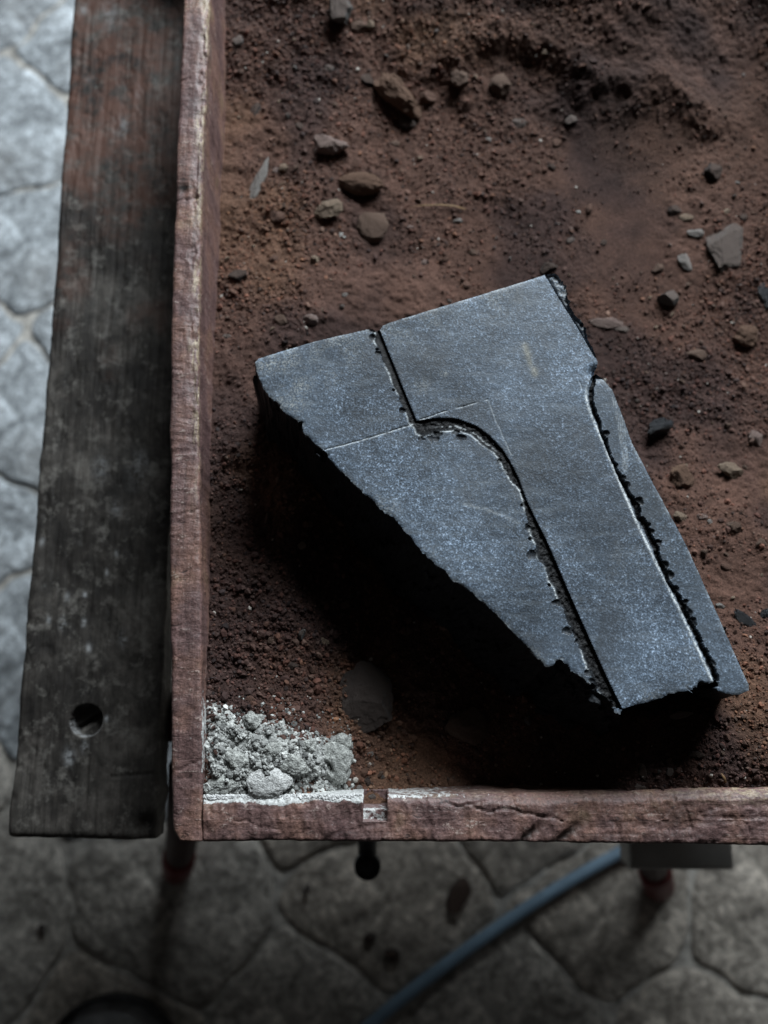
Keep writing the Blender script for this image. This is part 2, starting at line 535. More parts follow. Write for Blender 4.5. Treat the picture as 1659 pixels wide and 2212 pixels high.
# ------------------------------------------------------------------ board builder
def board(name, edge0, edge1, us, vs, top, zbot, mat, attr_fn=None, rows=10, side_noise=0.0006, side_keep=0.0, seed=0):
    """edge0/edge1: functions u -> xy of the two long edges at v = 0 and v = 1; top(u, v, x, y) -> z.
    A dense top sheet, four side skirts down to zbot and a bottom."""
    nu, nv = len(us), len(vs)
    U, Vv = np.meshgrid(us, vs, indexing='ij')
    A, B = edge0(us), edge1(us)
    X = A[:, None, 0] * (1 - Vv) + B[:, None, 0] * Vv
    Y = A[:, None, 1] * (1 - Vv) + B[:, None, 1] * Vv
    Z = top(U, Vv, X, Y)
    i = np.arange(nu * nv).reshape(nu, nv)
    V = [np.stack([X, Y, Z], -1).reshape(-1, 3)]
    F = [grid_faces(nu, nv)]
    ring = np.concatenate([i[:, 0], i[-1, 1:], i[-2::-1, -1], i[0, -2:0:-1]])
    top_ring = V[0][ring]
    cx, cy = X.mean(), Y.mean()
    rr = ring
    base = nu * nv
    m = len(ring)
    us_r, vs_r = U.ravel()[ring], Vv.ravel()[ring]
    attrs_u, attrs_v, attrs_s = [U.ravel()], [Vv.ravel()], [np.zeros(nu * nv)]
    nxt = np.roll(top_ring, -1, 0) - np.roll(top_ring, 1, 0)
    nrm = np.stack([nxt[:, 1], -nxt[:, 0]], -1)
    nrm /= np.linalg.norm(nrm, axis=1)[:, None] + 1e-12
    prev = ring
    for r in range(1, rows + 1):
        f = (r / rows) ** 1.5
        z = top_ring[:, 2] * (1 - f) + zbot * f
        nn = side_noise * fbm(top_ring[:, 0] * 60, top_ring[:, 1] * 60, z * 260, seed + 40, 4)
        p = np.stack([top_ring[:, 0] + nrm[:, 0] * nn, top_ring[:, 1] + nrm[:, 1] * nn, z], -1)
        V.append(p)
        cur = base + np.arange(m)
        base += m
        F.append(np.stack([prev, cur, np.roll(cur, -1), np.roll(prev, -1)], -1))
        prev = cur
        attrs_u.append(us_r); attrs_v.append(vs_r); attrs_s.append(np.full(m, f))
    V = np.concatenate(V)
    G = [np.concatenate(F), prev[::-1][None, :]]
    aU, aV, aS = map(np.concatenate, (attrs_u, attrs_v, attrs_s))
    at_ = attr_fn(aU, aV, aS, V) if attr_fn else {}
    # normals outwards: the top sheet must face up
    a, b, c_ = V[F[0][0][0]], V[F[0][0][1]], V[F[0][0][2]]
    if np.cross(b - a, c_ - a)[2] < 0:
        G = [g[:, ::-1] for g in G]
    return mesh_np(name, V, G, mat, True, at_)
def edge_fn(pts_px, z, jit=0.0004, seed=0, key=1):
    """xy edge from picture points on the plane z; u runs 0..1 along the points' length"""
    W = np.array([at(p[0], p[1], z)[:2] for p in pts_px])
    L = np.concatenate([[0], np.cumsum(np.linalg.norm(np.diff(W, axis=0), axis=1))])
    def f(us):
        t = us * L[-1]
        x, y = np.interp(t, L, W[:, 0]), np.interp(t, L, W[:, 1])
        jx = jit * fbm(t * 45, t * 0 + seed, seed=seed, octaves=5, gain=0.62)
        jy = jx
        d = W[-1] - W[0]
        d /= np.linalg.norm(d)
        return np.stack([x - d[1] * jx, y + d[0] * jy], -1)
    return f, L[-1]

# ------------------------------------------------------------------ the tray
tray = obj('wooden_tray', None, label='shallow wooden tray of red-brown boards holding red sand', cat='tray', loc=(0, 0, 0))
Z_BASE = -0.098
# far corners of the tray, outside the picture
XR, YT = 0.385, 0.720
# left board
e0, LL = edge_fn([(386, 1817), (372, 1795), (369, 1765), (370, 1500), (367, 1200), (367.5, 900), (372, 600), (383, 300), (397, 0), (403, -150)], 0, 0.0005, 1)
e1, _ = edge_fn([(437, 1817), (437, 1795), (437, 1685), (433.5, 1433), (433, 1181), (428, 920), (429, 630), (438, 300), (451, 0), (457, -150)], 0, 0.0005, 2)
def top_left(U, Vv, X, Y):
    e = np.minimum(Vv, 1 - Vv) * 0.0205
    z = -0.0016 * np.exp(-e / 0.0010)
    z += 0.00028 * fbm(X * 160, Y * 260, seed=11) + 0.0007 * fbm(X * 60, Y * 40, seed=12)
    # worn, splintered inner edge towards the far end
    wear = smooth(0.30, 0.52, U) * smooth(0.60, 0.95, Vv + 0.12 * fbm(Y * 40, X * 0, seed=13))
    z -= wear * (0.0016 + 0.0012 * fbm(X * 500, Y * 160, seed=14, octaves=3))
    # saw marks across the board
    band = smooth(0.22, 0.30, U) * (1 - smooth(0.44, 0.50, U))
    z += band * 0.0005 * np.maximum(0, noise(X * 90, Y * 520, seed=15))
    # a few cross cracks
    for u0, sl, v0, v1 in ((0.062, .010, 0., 1.), (0.46, -.006, .0, .45), (0.652, .004, .0, .9), (0.80, .008, 0., .4), (0.305, .006, .3, 1.)):
        dd = np.abs(U - u0 - sl * Vv - 0.0012 * noise(Vv * 9, Vv * 0, seed=int(u0 * 99))) * LL
        z -= 0.0011 * np.exp(-(dd / 0.0007) ** 2) * ((Vv >= v0) & (Vv <= v1))
    # knot
    kd = np.hypot((U - 0.665) * LL, (Vv - 0.30) * 0.0205)
    z += -0.0012 * np.exp(-(kd / 0.004) ** 2)
    z -= 0.004 * smooth(0.985, 1.0, 1 - U) * 0
    return z
def attr_left(u, v, s, V):
    fr = smooth(0.28, 0.42, u) * smooth(0.74, 1.0, v + 0.16 * fbm(V[:, 1] * 35, V[:, 1] * 0, seed=13)) * (s < 0.02)
    fr = np.maximum(fr, 0.35 * smooth(0.0, 0.02, s) * smooth(0.5, 0.9, u) * (v > 0.98) * (s < 0.12))
    kd = np.hypot((u - 0.668) * LL, (v - 0.30) * 0.0205)
    dark = 0.75 * np.exp(-(kd / 0.0045) ** 2) + 0.5 * np.exp(-(np.abs(u - 0.668) * LL / 0.0012) ** 2) * (v < 0.9)
    du = 0.62 * (v > 0.99) * (1 - smooth(0.10, 0.16, u)) * smooth(0.055, 0.065, u)
    return {'fray': fr, 'dark': dark, 'dust': du}
us = np.linspace(0, 1, 620)
vs = np.linspace(0, 1, 26)
me = board('side_board', e0, e1, us, vs, top_left, Z_BASE, M_PLY, attr_left, 14, seed=1)
obj('side_board', me, parent=tray, label='long side board, frayed to raw yellow wood along its inner edge')
# front board with its pocket notch
i0, LF = edge_fn([(438.6, 1818), (700, 1817), (1000, 1818), (1200, 1820), (1400, 1823), (1659, 1826), (1760, 1827)], 0, 0.0004, 3)
i1, _ = edge_fn([(438.6, 1727), (560, 1722), (783, 1717), (838, 1718), (1000, 1717), (1250, 1714), (1500, 1707), (1659, 1702), (1760, 1700)], 0, 0.0005, 4)
fx0, fx1 = at(438.6, 1770, 0)[0], at(1760, 1770, 0)[0]
def u_of(px):
    return (at(px, 1770, 0)[0] - fx0) / (fx1 - fx0)
uN0, uN1, vN = u_of(784), u_of(836), 0.43
eps = 0.0006
us = np.unique(np.concatenate([np.linspace(0, 1, 520), [uN0 - eps, uN0, uN1, uN1 + eps]]))
us = us[~(((us > uN0 - eps) & (us < uN0)) | ((us > uN1) & (us < uN1 + eps)))]
vs = np.unique(np.concatenate([np.linspace(0, 1, 30), [vN, vN + 0.014]]))
vs = vs[~((vs > vN) & (vs < vN + 0.014))]
W_F = 0.0275
def top_front(U, Vv, X, Y):
    ef = Vv * W_F
    ei = (1 - Vv) * W_F
    z = -0.0014 * np.exp(-ef / 0.0008)
    rnd = 0.0055 + 0.0015 * noise(X * 22, X * 0, seed=20)
    z += -(0.0025 + 0.0040 * smooth(uN1, uN1 + 0.15, U)) * np.clip(1 - ei / rnd, 0, 1) ** 1.7
    z += 0.00050 * fbm(X * 380, Y * 160, seed=21) + 0.0008 * fbm(X * 45, Y * 70, seed=22)
    # torn grain at the right end
    tr = smooth(0.45, 0.9, U)
    z -= tr * 0.0010 * np.maximum(0, fbm(X * 130, Y * 420, seed=23))
    # two dark chipped gouges at the front edge
    for px, w in ((1140, 0.010), (1222, 0.013)):
        c = at(px, 1806, 0)
        a = math.radians(38)
        lx = (X - c[0]) * math.cos(a) + (Y - c[1]) * math.sin(a)
        ly = -(X - c[0]) * math.sin(a) + (Y - c[1]) * math.cos(a)
        z -= 0.0032 * np.exp(-(lx / w) ** 2 - ((ly + 0.0006 * noise(X * 500, Y * 500, seed=8)) / 0.0028) ** 2)
    # fine cracks
    for k, line in enumerate([[(1010, 1737), (1060, 1752), (1105, 1747), (1160, 1764), (1215, 1770)], [(1480, 1740), (1492, 1770), (1505, 1812)], [(960, 1735), (1000, 1740), (1060, 1733)],
                              [(1612, 1780), (1622, 1818)], [(445, 1745), (520, 1775), (600, 1790)], [(700, 1815), (760, 1790), (830, 1778)]]):
        Wl = [at(p[0], p[1], 0)[:2] for p in line]
        d, _ = seg_dist(X + 0.0012 * noise(X * 150, Y * 150, seed=30 + k), Y + 0.0012 * noise(X * 150, Y * 150, seed=50 + k), Wl)
        z -= (0.0012 if k < 4 else 0.0005) * np.exp(-(d / 0.0007) ** 2)
    notch = (U >= uN0 - 1e-9) & (U <= uN1 + 1e-9) & (Vv > vN + 0.001)
    z = np.where(notch, np.where(Vv > 0.66, -0.030, -0.0095) + 0.0006 * fbm(X * 200, Y * 200, seed=24), z)
    return z
def attr_front(u, v, s, V):
    x, y = V[:, 0], V[:, 1]
    un = (1 - smooth(uN0 - 0.004, uN0 + 0.004, u)) * (0.65 + 0.4 * smooth(0.0, 0.1, u))
    du = 1.1 * un * smooth(0.78, 0.90, v + 0.07 * fbm(x * 70, x * 0, seed=33, octaves=4))
    un2 = smooth(uN1 - .002, uN1 + .004, u) * (1 - smooth(uN1 + 0.02, uN1 + 0.22, u))
    du = np.maximum(du, 0.60 * un2 * smooth(0.86, 0.97, v))
    inn = (u >= uN0 - 1e-9) & (u <= uN1 + 1e-9) & (v > vN + 0.001)
    du = np.where(inn, 0.50 * (v < 0.66), du)
    dark = np.zeros(len(x))
    for px, w in ((1140, 0.010), (1222, 0.013)):
        c = at(px, 1806, 0)
        a = math.radians(38)
        lx = (x - c[0]) * math.cos(a) + (y - c[1]) * math.sin(a)
        ly = -(x - c[0]) * math.sin(a) + (y - c[1]) * math.cos(a)
        dark += 0.95 * np.exp(-(lx / w) ** 2 - ((ly + 0.001 * noise(x * 500, y * 500, seed=8)) / 0.0026) ** 2)
    c = at(1470, 1765, 0)
    dark += 0.45 * np.exp(-((x - c[0]) / 0.010) ** 2 - ((y - c[1]) / 0.008) ** 2)
    fr = smooth(0.72, 0.98, u) * smooth(0.60, 0.9, v) + 0.30 * smooth(0.86, 0.96, v) * smooth(uN1, uN1 + .05, u)
    return {'fray': np.clip(fr, 0, 1) * 0.9, 'dark': np.clip(dark, 0, 1), 'dust': du * (s < 0.5)}
me = board('front_board', i0, i1, us, vs, top_front, Z_BASE, M_PLX, attr_front, 12, seed=2)
obj('front_board', me, parent=tray, label='front board with a square pocket notch and pale dust on its edge')
# the two boards beyond the picture and the base board
def straight(a, b):
    a, b = np.array(a), np.array(b)
    return lambda us: a[None] * (1 - us[:, None]) + b[None] * us[:, None]
flat_top = lambda U, Vv, X, Y: 0.0006 * fbm(X * 60, Y * 60, seed=61) - 0.0014 * np.exp(-np.minimum(Vv, 1 - Vv) * 20)
plain = lambda u, v, s, V: {'fray': 0 * u, 'dark': 0 * u, 'dust': 0 * u}
xl, yb = at(400, 0, 0)[0], at(700, 1817, 0)[1]
me = board('side_board', straight((XR, yb + .0022), (XR, YT)), straight((XR + .021, yb + .0022), (XR + .021, YT)), np.linspace(0, 1, 90), np.linspace(0, 1, 6), flat_top, Z_BASE, M_PLY, plain, 4)
obj('side_board', me, parent=tray)
me = board('back_board', straight((-0.190, YT + .002), (XR + .021, YT + .002)), straight((-0.190, YT + .023), (XR + .021, YT + .023)), np.linspace(0, 1, 90), np.linspace(0, 1, 6), flat_top, Z_BASE, M_PLX, plain, 4)
obj('back_board', me, parent=tray)
obj('base_board', box_mesh('base_board', (-0.150, yb + 0.001, Z_BASE - 0.008), (XR + .019, YT + .020, Z_BASE + 0.002), M_PLX, 0.001), parent=tray)

# ------------------------------------------------------------------ the sand
key = [(0, .079), (300, .071), (630, .060), (1000, .042), (1250, .030), (1433, .020), (1550, .012), (1720, .010)]
ky = np.array([at(445, p, -s)[1] for p, s in key])
ks = np.array([s for p, s in key])
o = np.argsort(ky)
ky, ks = ky[o], ks[o]
X_IN, Y_IN = at(441, 1300, 0)[0], at(900, 1716, 0)[1]
ridge = [at(p[0], p[1], -.082)[:2] for p in [(985, 140), (1050, 108), (1120, 100), (1200, 135), (1280, 190), (1370, 205), (1430, 200), (1490, 238)]]
dent = [at(p[0], p[1], -.078)[:2] for p in [(1215, 290), (1270, 255), (1480, 245), (1500, 330), (1440, 430), (1440, 560), (1395, 600), (1330, 560), (1245, 465), (1195, 390)]]
def sand_z(x, y, fine=True):
    x, y = np.asarray(x, float), np.asarray(y, float)
    s = np.interp(y, ky, ks)
    s = s + 0.034 * smooth(-0.075, 0.01, x) * smooth(-0.12, -0.055, y) * (1 - 0.45 * smooth(0.25, 0.55, y)) - 0.022 * smooth(0.10, .22, x) * (1 - smooth(.06, .30, y))
    s = s - 0.014 * smooth(0.08, 0.17, x) * (1 - smooth(-.02, .08, y)) + 0.008 * smooth(.05, .25, x) * smooth(.22, .40, y)
    # sand heaped towards the back right corner, falling to a hollow behind the block
    hp_ = smooth(0.40, 0.80, y + 0.05 * noise(x * 9, y * 9, seed=77)) * smooth(-0.06, 0.16, x)
    s = s - 0.115 * hp_ - 0.045 * smooth(.48, .70, y) * (1 - smooth(-0.06, 0.16, x))
    s = s - 0.010 * np.exp(-((x - 0.02) / 0.07) ** 2 - ((y - 0.30) / 0.05) ** 2)
    s = np.clip(s, 0.006, 0.090)
    z = -s
    z = z + 0.0060 * fbm(x * 11, y * 11, seed=70, octaves=2)
    sh = x.shape
    xf, yf = x.ravel(), y.ravel()
    d, _ = seg_dist(xf, yf, ridge)
    sd = np.where(inside(xf, yf, dent), 1, -1) * seg_dist(xf, yf, dent, True)[0]
    wob = 0.004 * fbm(xf * 60, yf * 60, seed=71, octaves=3)
    z = z + (0.0062 * np.exp(-((d + wob) / 0.013) ** 2) - 0.0035 * smooth(-0.016, 0.014, sd + wob)).reshape(sh)
    fl = 1 - 0.75 * smooth(-0.006, 0.012, sd).reshape(sh)     # smoother inside the dent
    if fine:
        z = z + fl * (0.0022 * fbm(x * 42, y * 42, seed=72, octaves=2) + 0.0010 * fbm(x * 120, y * 120, seed=73, octaves=2)
                      + 0.00085 * fbm(x * 330, y * 330, seed=74, octaves=2)) + 0.00034 * noise(x * 800, y * 800, seed=75)
    else:
        z = z + fl * (0.0022 * fbm(x * 42, y * 42, seed=72, octaves=2) + 0.0010 * fbm(x * 120, y * 120, seed=73, octaves=2))
    z = np.minimum(z, -0.0095 + 0.30 * np.maximum(y - Y_IN, 0) + 0.0008 * fbm(x * 150, y * 150, seed=76, octaves=2))
    fl0 = -0.0915
    return fl0 + 0.004 * np.logaddexp(0, (z - fl0) / 0.004)
res = 0.00105
xs = np.arange(X_IN - 0.034, XR + 0.003, res)
ys = np.arange(Y_IN - 0.0095, YT + 0.004, res)
GX, GY = np.meshgrid(xs, ys, indexing='ij')
GZ = sand_z(GX, GY)
k5 = np.ones(5) / 5
GZC = np.apply_along_axis(lambda v: np.convolve(np.pad(v, 2, 'edge'), k5, 'valid'), 0, GZ)
GZC = np.apply_along_axis(lambda v: np.convolve(np.pad(v, 2, 'edge'), k5, 'valid'), 1, GZC)
def on_sand(px, py):
    z = -0.06
    for _ in range(10):
        p = at(px, py, z)
        a = int(np.clip(round((p[0] - xs[0]) / res), 0, len(xs) - 1))
        b = int(np.clip(round((p[1] - ys[0]) / res), 0, len(ys) - 1))
        z = 0.4 * z + 0.6 * float(GZC[a, b])
    return at(px, py, z)
# keep the sheet inside the left board (its inner edge is slightly slanted)
le = e1(np.linspace(0, 1, 400))
lx_at = np.interp(GY, le[:, 1][np.argsort(le[:, 1])], le[:, 0][np.argsort(le[:, 1])])
keep = GX > lx_at - 0.004
def sand_colour(x, y):
    a = np.array([0.094, 0.050, 0.037])
    b = np.array([0.048, 0.027, 0.023])
    c = np.array([0.152, 0.083, 0.050])
    t = smooth(-0.5, 0.6, fbm(x * 16, y * 16, seed=80, octaves=3))[..., None]
    w = smooth(0.15, 0.8, fbm(x * 9 + 4, y * 9, seed=81, octaves=3))[..., None]
    w = w * (1 - 0.85 * smooth(.30, .42, y) * smooth(.03, .12, x))[..., None]
    col = b * (1 - t) + a * t
    col = col * (1 - 0.22 * smooth(.36, .50, y) * smooth(.05, .15, x))[..., None]  # shade of the back right area painted into the sand colour
    return col * (1 - 0.6 * w) + c * 0.6 * w
col = sand_colour(GX, GY).reshape(-1, 3)
V = np.stack([GX, GY, GZ], -1).reshape(-1, 3)
F = grid_faces(len(xs), len(ys), keep)
V, F, A = compact(V, F, {'Col': col})
sand = obj('red_sand', mesh_np('red_sand', V, F, M_SAND, True, A), label='coarse red-brown sand filling the wooden tray', cat='sand', kind='stuff')

# icosahedron / icospheres
def ico(sub):
    import bmesh
    bm = bmesh.new()
    bmesh.ops.create_icosphere(bm, subdivisions=sub, radius=1)
    v = np.array([x.co[:] for x in bm.verts])
    f = np.array([[w.index for w in x.verts] for x in bm.faces])
    bm.free()
    return v, f
ICO = {k: ico(k) for k in (1, 2, 3, 4, 5)}
def rand_rot(n):
    q = rng.normal(size=(n, 4))
    q /= np.linalg.norm(q, axis=1)[:, None]
    w, x, y, z = q.T
    return np.stack([np.stack([1 - 2 * (y * y + z * z), 2 * (x * y - z * w), 2 * (x * z + y * w)], -1),
                     np.stack([2 * (x * y + z * w), 1 - 2 * (x * x + z * z), 2 * (y * z - x * w)], -1),
                     np.stack([2 * (x * z - y * w), 2 * (y * z + x * w), 1 - 2 * (x * x + y * y)], -1)], 1)
def scatter_blobs(name, P, R, colr, mat, sub=1, rough=0.22, flat=0.8, smooth_shade=True):
    v0, f0 = ICO[sub]
    n, m = len(P), len(v0)
    # low-poly stones: jittered corners, unequal axes
    jit = 1 + rough * rng.normal(size=(n, m, 1)) * 0.6
    ax = np.stack([rng.uniform(.8, 1.25, n), rng.uniform(.65, 1.05, n), rng.uniform(.55, .9, n)], -1)
    W = v0[None] * jit * ax[:, None, :] * R[:, None, None]
    W = np.einsum('nij,nkj->nki', rand_rot(n), W)
    W[..., 2] *= flat
    W += P[:, None, :]
    Fm = (f0[None] + (np.arange(n) * m)[:, None, None]).reshape(-1, 3)
    cc = np.repeat(colr, m, 0)
    return mesh_np(name, W.reshape(-1, 3), Fm, mat, smooth_shade, {'Col': cc})
# loose grains over the part of the sand that can be seen
N = 165000
px_ = rng.uniform(X_IN - 0.03, XR - 0.004, N)
py_ = rng.uniform(Y_IN - 0.002, 0.645, N)
lxe = np.interp(py_, le[:, 1][np.argsort(le[:, 1])], le[:, 0][np.argsort(le[:, 1])])
pz_ = sand_z(px_, py_)
sxp, syp = to_px(px_, py_, pz_)
dens = 0.42 + 0.75 * fbm(px_ * 13, py_ * 13, seed=85, octaves=3)
coarse_right = smooth(1250, 1600, sxp) * (1 - smooth(500, 700, syp))
sd_d = np.where(inside(px_, py_, dent), 1, -1) * seg_dist(px_, py_, dent, True)[0]
dens = dens * (1 - 0.80 * smooth(-0.004, 0.010, sd_d)) * (1 - 0.35 * coarse_right)
dens = np.maximum(dens, 0.45 * (syp > 900) * (sxp < 900))
dens = dens + 0.35 * smooth(1150, 1350, syp) * (sxp < 800)
ok = (px_ > lxe + 0.0005) & (sxp > 380) & (sxp < 1760) & (syp > -60) & (syp < 1722) & (rng.uniform(0, 1, N) < dens)
P = np.stack([px_, py_, pz_], -1)[ok]
n = len(P)
R = np.clip(np.exp(rng.normal(math.log(0.00068), 0.52, n)), 0.00035, 0.0030)
big = (syp[ok] > 1000) & (sxp[ok] < 900)
R = np.where(big, R * 1.18, R)
P[:, 2] += R * 0.22
base = sand_colour(P[:, 0], P[:, 1])
pal = np.array([[1.0, 1.0, 1.0], [1.25, 1.05, 1.0], [0.75, 0.72, 0.75], [1.35, 1.5, 1.5], [0.55, 0.65, 0.75], [1.5, 1.35, 1.15]])
ch = rng.choice(6, n, p=[.36, .24, .18, .06, .10, .06])
colr = np.clip(base * pal[ch] * 1.08 * np.exp(rng.normal(0, .28, n))[:, None], 0.01, 0.6)
white = rng.uniform(0, 1, n) < 0.006
colr[white] = np.array([0.42, 0.38, 0.34])
obj('grains', scatter_blobs('grains', P, R, colr, M_GRAIN, 1, 0.30, 0.8, False), parent=sand, kind='stuff')

# ------------------------------------------------------------------ the carved stone block
ZT = 0.034
def cz(p):      # picture position from a position on the enlarged view of the block
    return at(497.7 + 0.7 * p[0], 564 + 0.7 * p[1], ZT)[:2]
# (x, y, side steepness, edge roughness)
outl = [(75, 312, 7, 0), (86, 300, 14, 0), (150, 280, 14, 0), (260, 247, 14, 0), (350, 226, 14, 0), (425, 209, 14, 0), (440, 209, 14, 0), (446, 214, 14, 0), (462, 212, 14, 0), (470, 198, 14, 0),
        (490, 189, 14, 0), (700, 125, 14, 0), (900, 64, 14, 0), (972, 41, 14, 0), (1000, 37, 14, 0), (1012, 42, 14, 1), (1036, 80, 14, 1), (1042, 105, 12, 1), (1062, 150, 12, 1), (1086, 195, 12, 1),
        (1104, 235, 14, 1), (1126, 285, 14, 0), (1134, 312, 14, 0), (1130, 330, 14, 0), (1122, 343, 14, 0), (1150, 362, 14, 0), (1180, 398, 14, 0), (1212, 480, 14, 0), (1240, 560, 14, 0), (1320, 712, 14, 0),
        (1400, 860, 14, 0), (1500, 1080, 14, 0), (1560, 1218, 14, 0), (1602, 1310, 12, 0), (1600, 1326, 10, 0), (1575, 1337, 9, 0), (1548, 1338, 9, 0), (1520, 1330, 9, .5), (1505, 1316, 8, 1), (1500, 1293, 8, 1),
        (1478, 1300, 7, 1), (1440, 1314, 7, 1), (1400, 1324, 7, 1), (1340, 1343, 7, .5), (1280, 1363, 7, .5), (1214, 1385, 5, .5), (1204, 1400, 3, 1), (1192, 1388, 2.4, 1), (1172, 1360, 2.2, 1), (1146, 1342, 2.2, 1),
        (1128, 1312, 2.2, 1), (1100, 1302, 2.2, 1), (1076, 1278, 2.2, 1), (1048, 1262, 2.4, 1), (1022, 1234, 2.6, 1), (1006, 1242, 2.8, 1), (996, 1252, 3, 1), (972, 1250, 3, .5), (940, 1216, 3.2, .5),
        (880, 1152, 3.2, .3), (800, 1072, 3.2, .3), (742, 1020, 3.2, .4), (690, 986, 3.2, .4), (650, 948, 3.2, .4), (592, 898, 3.2, .4), (540, 834, 3.4, .4), (500, 788, 3.4, .5), (462, 766, 3.4, .5),
        (438, 735, 3.6, .5), (400, 702, 3.6, .5), (340, 652, 3.8, .5), (308, 612, 3.8, .5), (285, 582, 3.8, .5), (250, 556, 4, .6), (226, 536, 4, .6), (214, 502, 4, .8), (190, 482, 4.2, .8),
        (162, 456, 4.4, .8), (126, 432, 4.6, .8), (106, 396, 5, .6), (84, 345, 6, .3)]
OW = np.array([cz(p) for p in outl])
kk = np.array([p[2] for p in outl] + [outl[0][2]], float)
rr = np.array([p[3] for p in outl] + [outl[0][3]], float)
cell = 0.00062
bx0, by0 = OW.min(0) - 0.045
bx1, by1 = OW.max(0) + np.array([0.012, 0.010])
sx_ = np.arange(bx0, bx1, cell)
sy_ = np.arange(by0, by1, cell)
SX, SY = np.meshgrid(sx_, sy_, indexing='ij')
d, par = seg_dist(SX, SY, OW, True)
ins = inside(SX, SY, OW)
sd = np.where(ins, -d, d)
kmap = np.interp(par, np.arange(len(kk)), kk) * 1.35
rmap = np.interp(par, np.arange(len(rr)), rr)
sd = sd + (0.00012 + 0.0011 * rmap) * fbm(SX * 300, SY * 300, seed=90, octaves=3) + 0.0012 * rmap * noise(SX * 110, SY * 110, seed=91)
Zs = np.zeros_like(SX)
att = {k: np.zeros_like(SX) for k in ('fresh', 'rim', 'dust', 'panel', 'smear')}
top_in = sd < 0
# surface waviness of the sawn face, softly broken arris
Zs += 0.00012 * fbm(SX * 60, SY * 60, seed=92, octaves=3)
Zs -= 0.0007 * np.exp(np.minimum(sd, 0) / 0.0010)
att['rim'] += 0.42 * np.exp(np.minimum(sd, 0) / 0.0009) * smooth(-0.2, 0.5, fbm(SX * 130, SY * 130, seed=93))
# --- groove along the front outline of the shape
R1 = [cz(p) for p in [(462, 214), (500, 310), (545, 420), (574, 492), (640, 482), (700, 485), (760, 508), (800, 538), (840, 580), (866, 622), (890, 670), (915, 740), (945, 800), (975, 860), (1010, 940), (1040, 1010), (1075, 1090), (1120, 1190), (1165, 1290), (1213, 1386)]]
L1 = [(440, 205), (448, 250), (470, 310), (498, 375), (528, 440), (552, 498), (574, 535), (598, 546), (626, 533), (690, 519), (742, 543), (802, 582), (826, 606), (842, 645), (868, 684), (888, 712), (900, 742), (916, 800), (930, 850), (952, 910), (972, 960), (996, 1010), (1016, 1060), (1040, 1110), (1070, 1180), (1098, 1250), (1124, 1310), (1160, 1372)]
def rough_line(pts, step, amp, seed):
    q = np.array(resample(pts, step))
    t = np.arange(len(q))
    q[:, 0] += amp * fbm(t * 0.31, t * 0, seed=seed, octaves=3)
    q[:, 1] += amp * fbm(t * 0.31, t * 0 + 7, seed=seed + 1, octaves=3)
    return list(q)
L1 = rough_line([cz(p) for p in L1], 0.0016, 0.0009, 95)
g1 = inside(SX, SY, R1 + L1[::-1]) & top_in
da, pa = seg_dist(SX, SY, R1)
db, pb = seg_dist(SX, SY, L1)
s_ = da / (da + db + 1e-9)
prog = pb / len(L1)
D1 = 0.0021 + 0.0009 * smooth(0.3, 0.9, prog)
rgh = fbm(SX * 420, SY * 420, seed=97, octaves=3)
dep = D1 * (1 - s_ ** 1.25) + 0.0008 * rgh * smooth(0.0, 0.3, s_) * smooth(0.1, .3, prog)
dep = np.maximum(dep, 0.0006)
Zs = np.where(g1, Zs - dep, Zs)
att['fresh'] = np.where(g1, 1.0 - 0.12 * smooth(0.7, 0.95, s_), att['fresh'])
band = np.exp(-(db / 0.00055) ** 2) * smooth(-0.55, 0.25, fbm(SX * 90, SY * 90, seed=98, octaves=2)) * top_in
att['rim'] = np.where(g1, 0, att['rim'])
att['rim'] = np.maximum(att['rim'], band * 0.85)
# a second, fainter bruise line inside the curved stretch
band2 = np.exp(-((s_ - 0.62) * (da + db) / 0.0005) ** 2) * g1 * smooth(0.28, 0.34, prog) * (1 - smooth(0.42, .5, prog)) * smooth(0.0, 0.4, rgh)
att['rim'] = np.maximum(att['rim'], 0.7 * band2)
# --- groove along the back of the shape
L2 = [cz(p) for p in [(1130, 338), (1112, 362), (1101, 390), (1098, 420), (1106, 452), (1150, 560), (1200, 680), (1250, 796), (1300, 902), (1340, 985), (1390, 1082), (1440, 1190), (1490, 1300)]]
R2 = [(1134, 348), (1124, 372), (1120, 395), (1120, 425), (1136, 480), (1168, 570), (1212, 672), (1256, 750), (1290, 822), (1322, 888), (1360, 985), (1404, 1058), (1424, 1102), (1452, 1165), (1478, 1212), (1512, 1300)]
R2 = rough_line([cz(p) for p in R2], 0.0011, 0.0010, 101)
g2 = inside(SX, SY, L2 + R2[::-1]) & top_in
da, pa = seg_dist(SX, SY, L2)
db, pb = seg_dist(SX, SY, R2)
s_ = da / (da + db + 1e-9)
dep = 0.0030 * np.where(s_ < 0.55, s_ / 0.55, 1.0) * np.where(s_ > 0.86, 0.9, 1)
dep = dep + 0.0007 * fbm(SX * 500, SY * 500, seed=103, octaves=2) * (s_ > 0.3)
Zs = np.where(g2, Zs - np.maximum(dep, 0), Zs)
att['fresh'] = np.where(g2, np.maximum(att['fresh'], smooth(0.36, 0.52, s_)), att['fresh'])
wl = np.exp(-((da - 0.0003) / 0.00072) ** 2) * top_in * smooth(1.6, 4.5, pa + 0.8)  # pale bruise, with the light on the left wall painted in
att['rim'] = np.maximum(att['rim'], wl * (0.85 + 0.35 * fbm(SX * 120, SY * 120, seed=104, octaves=2)))
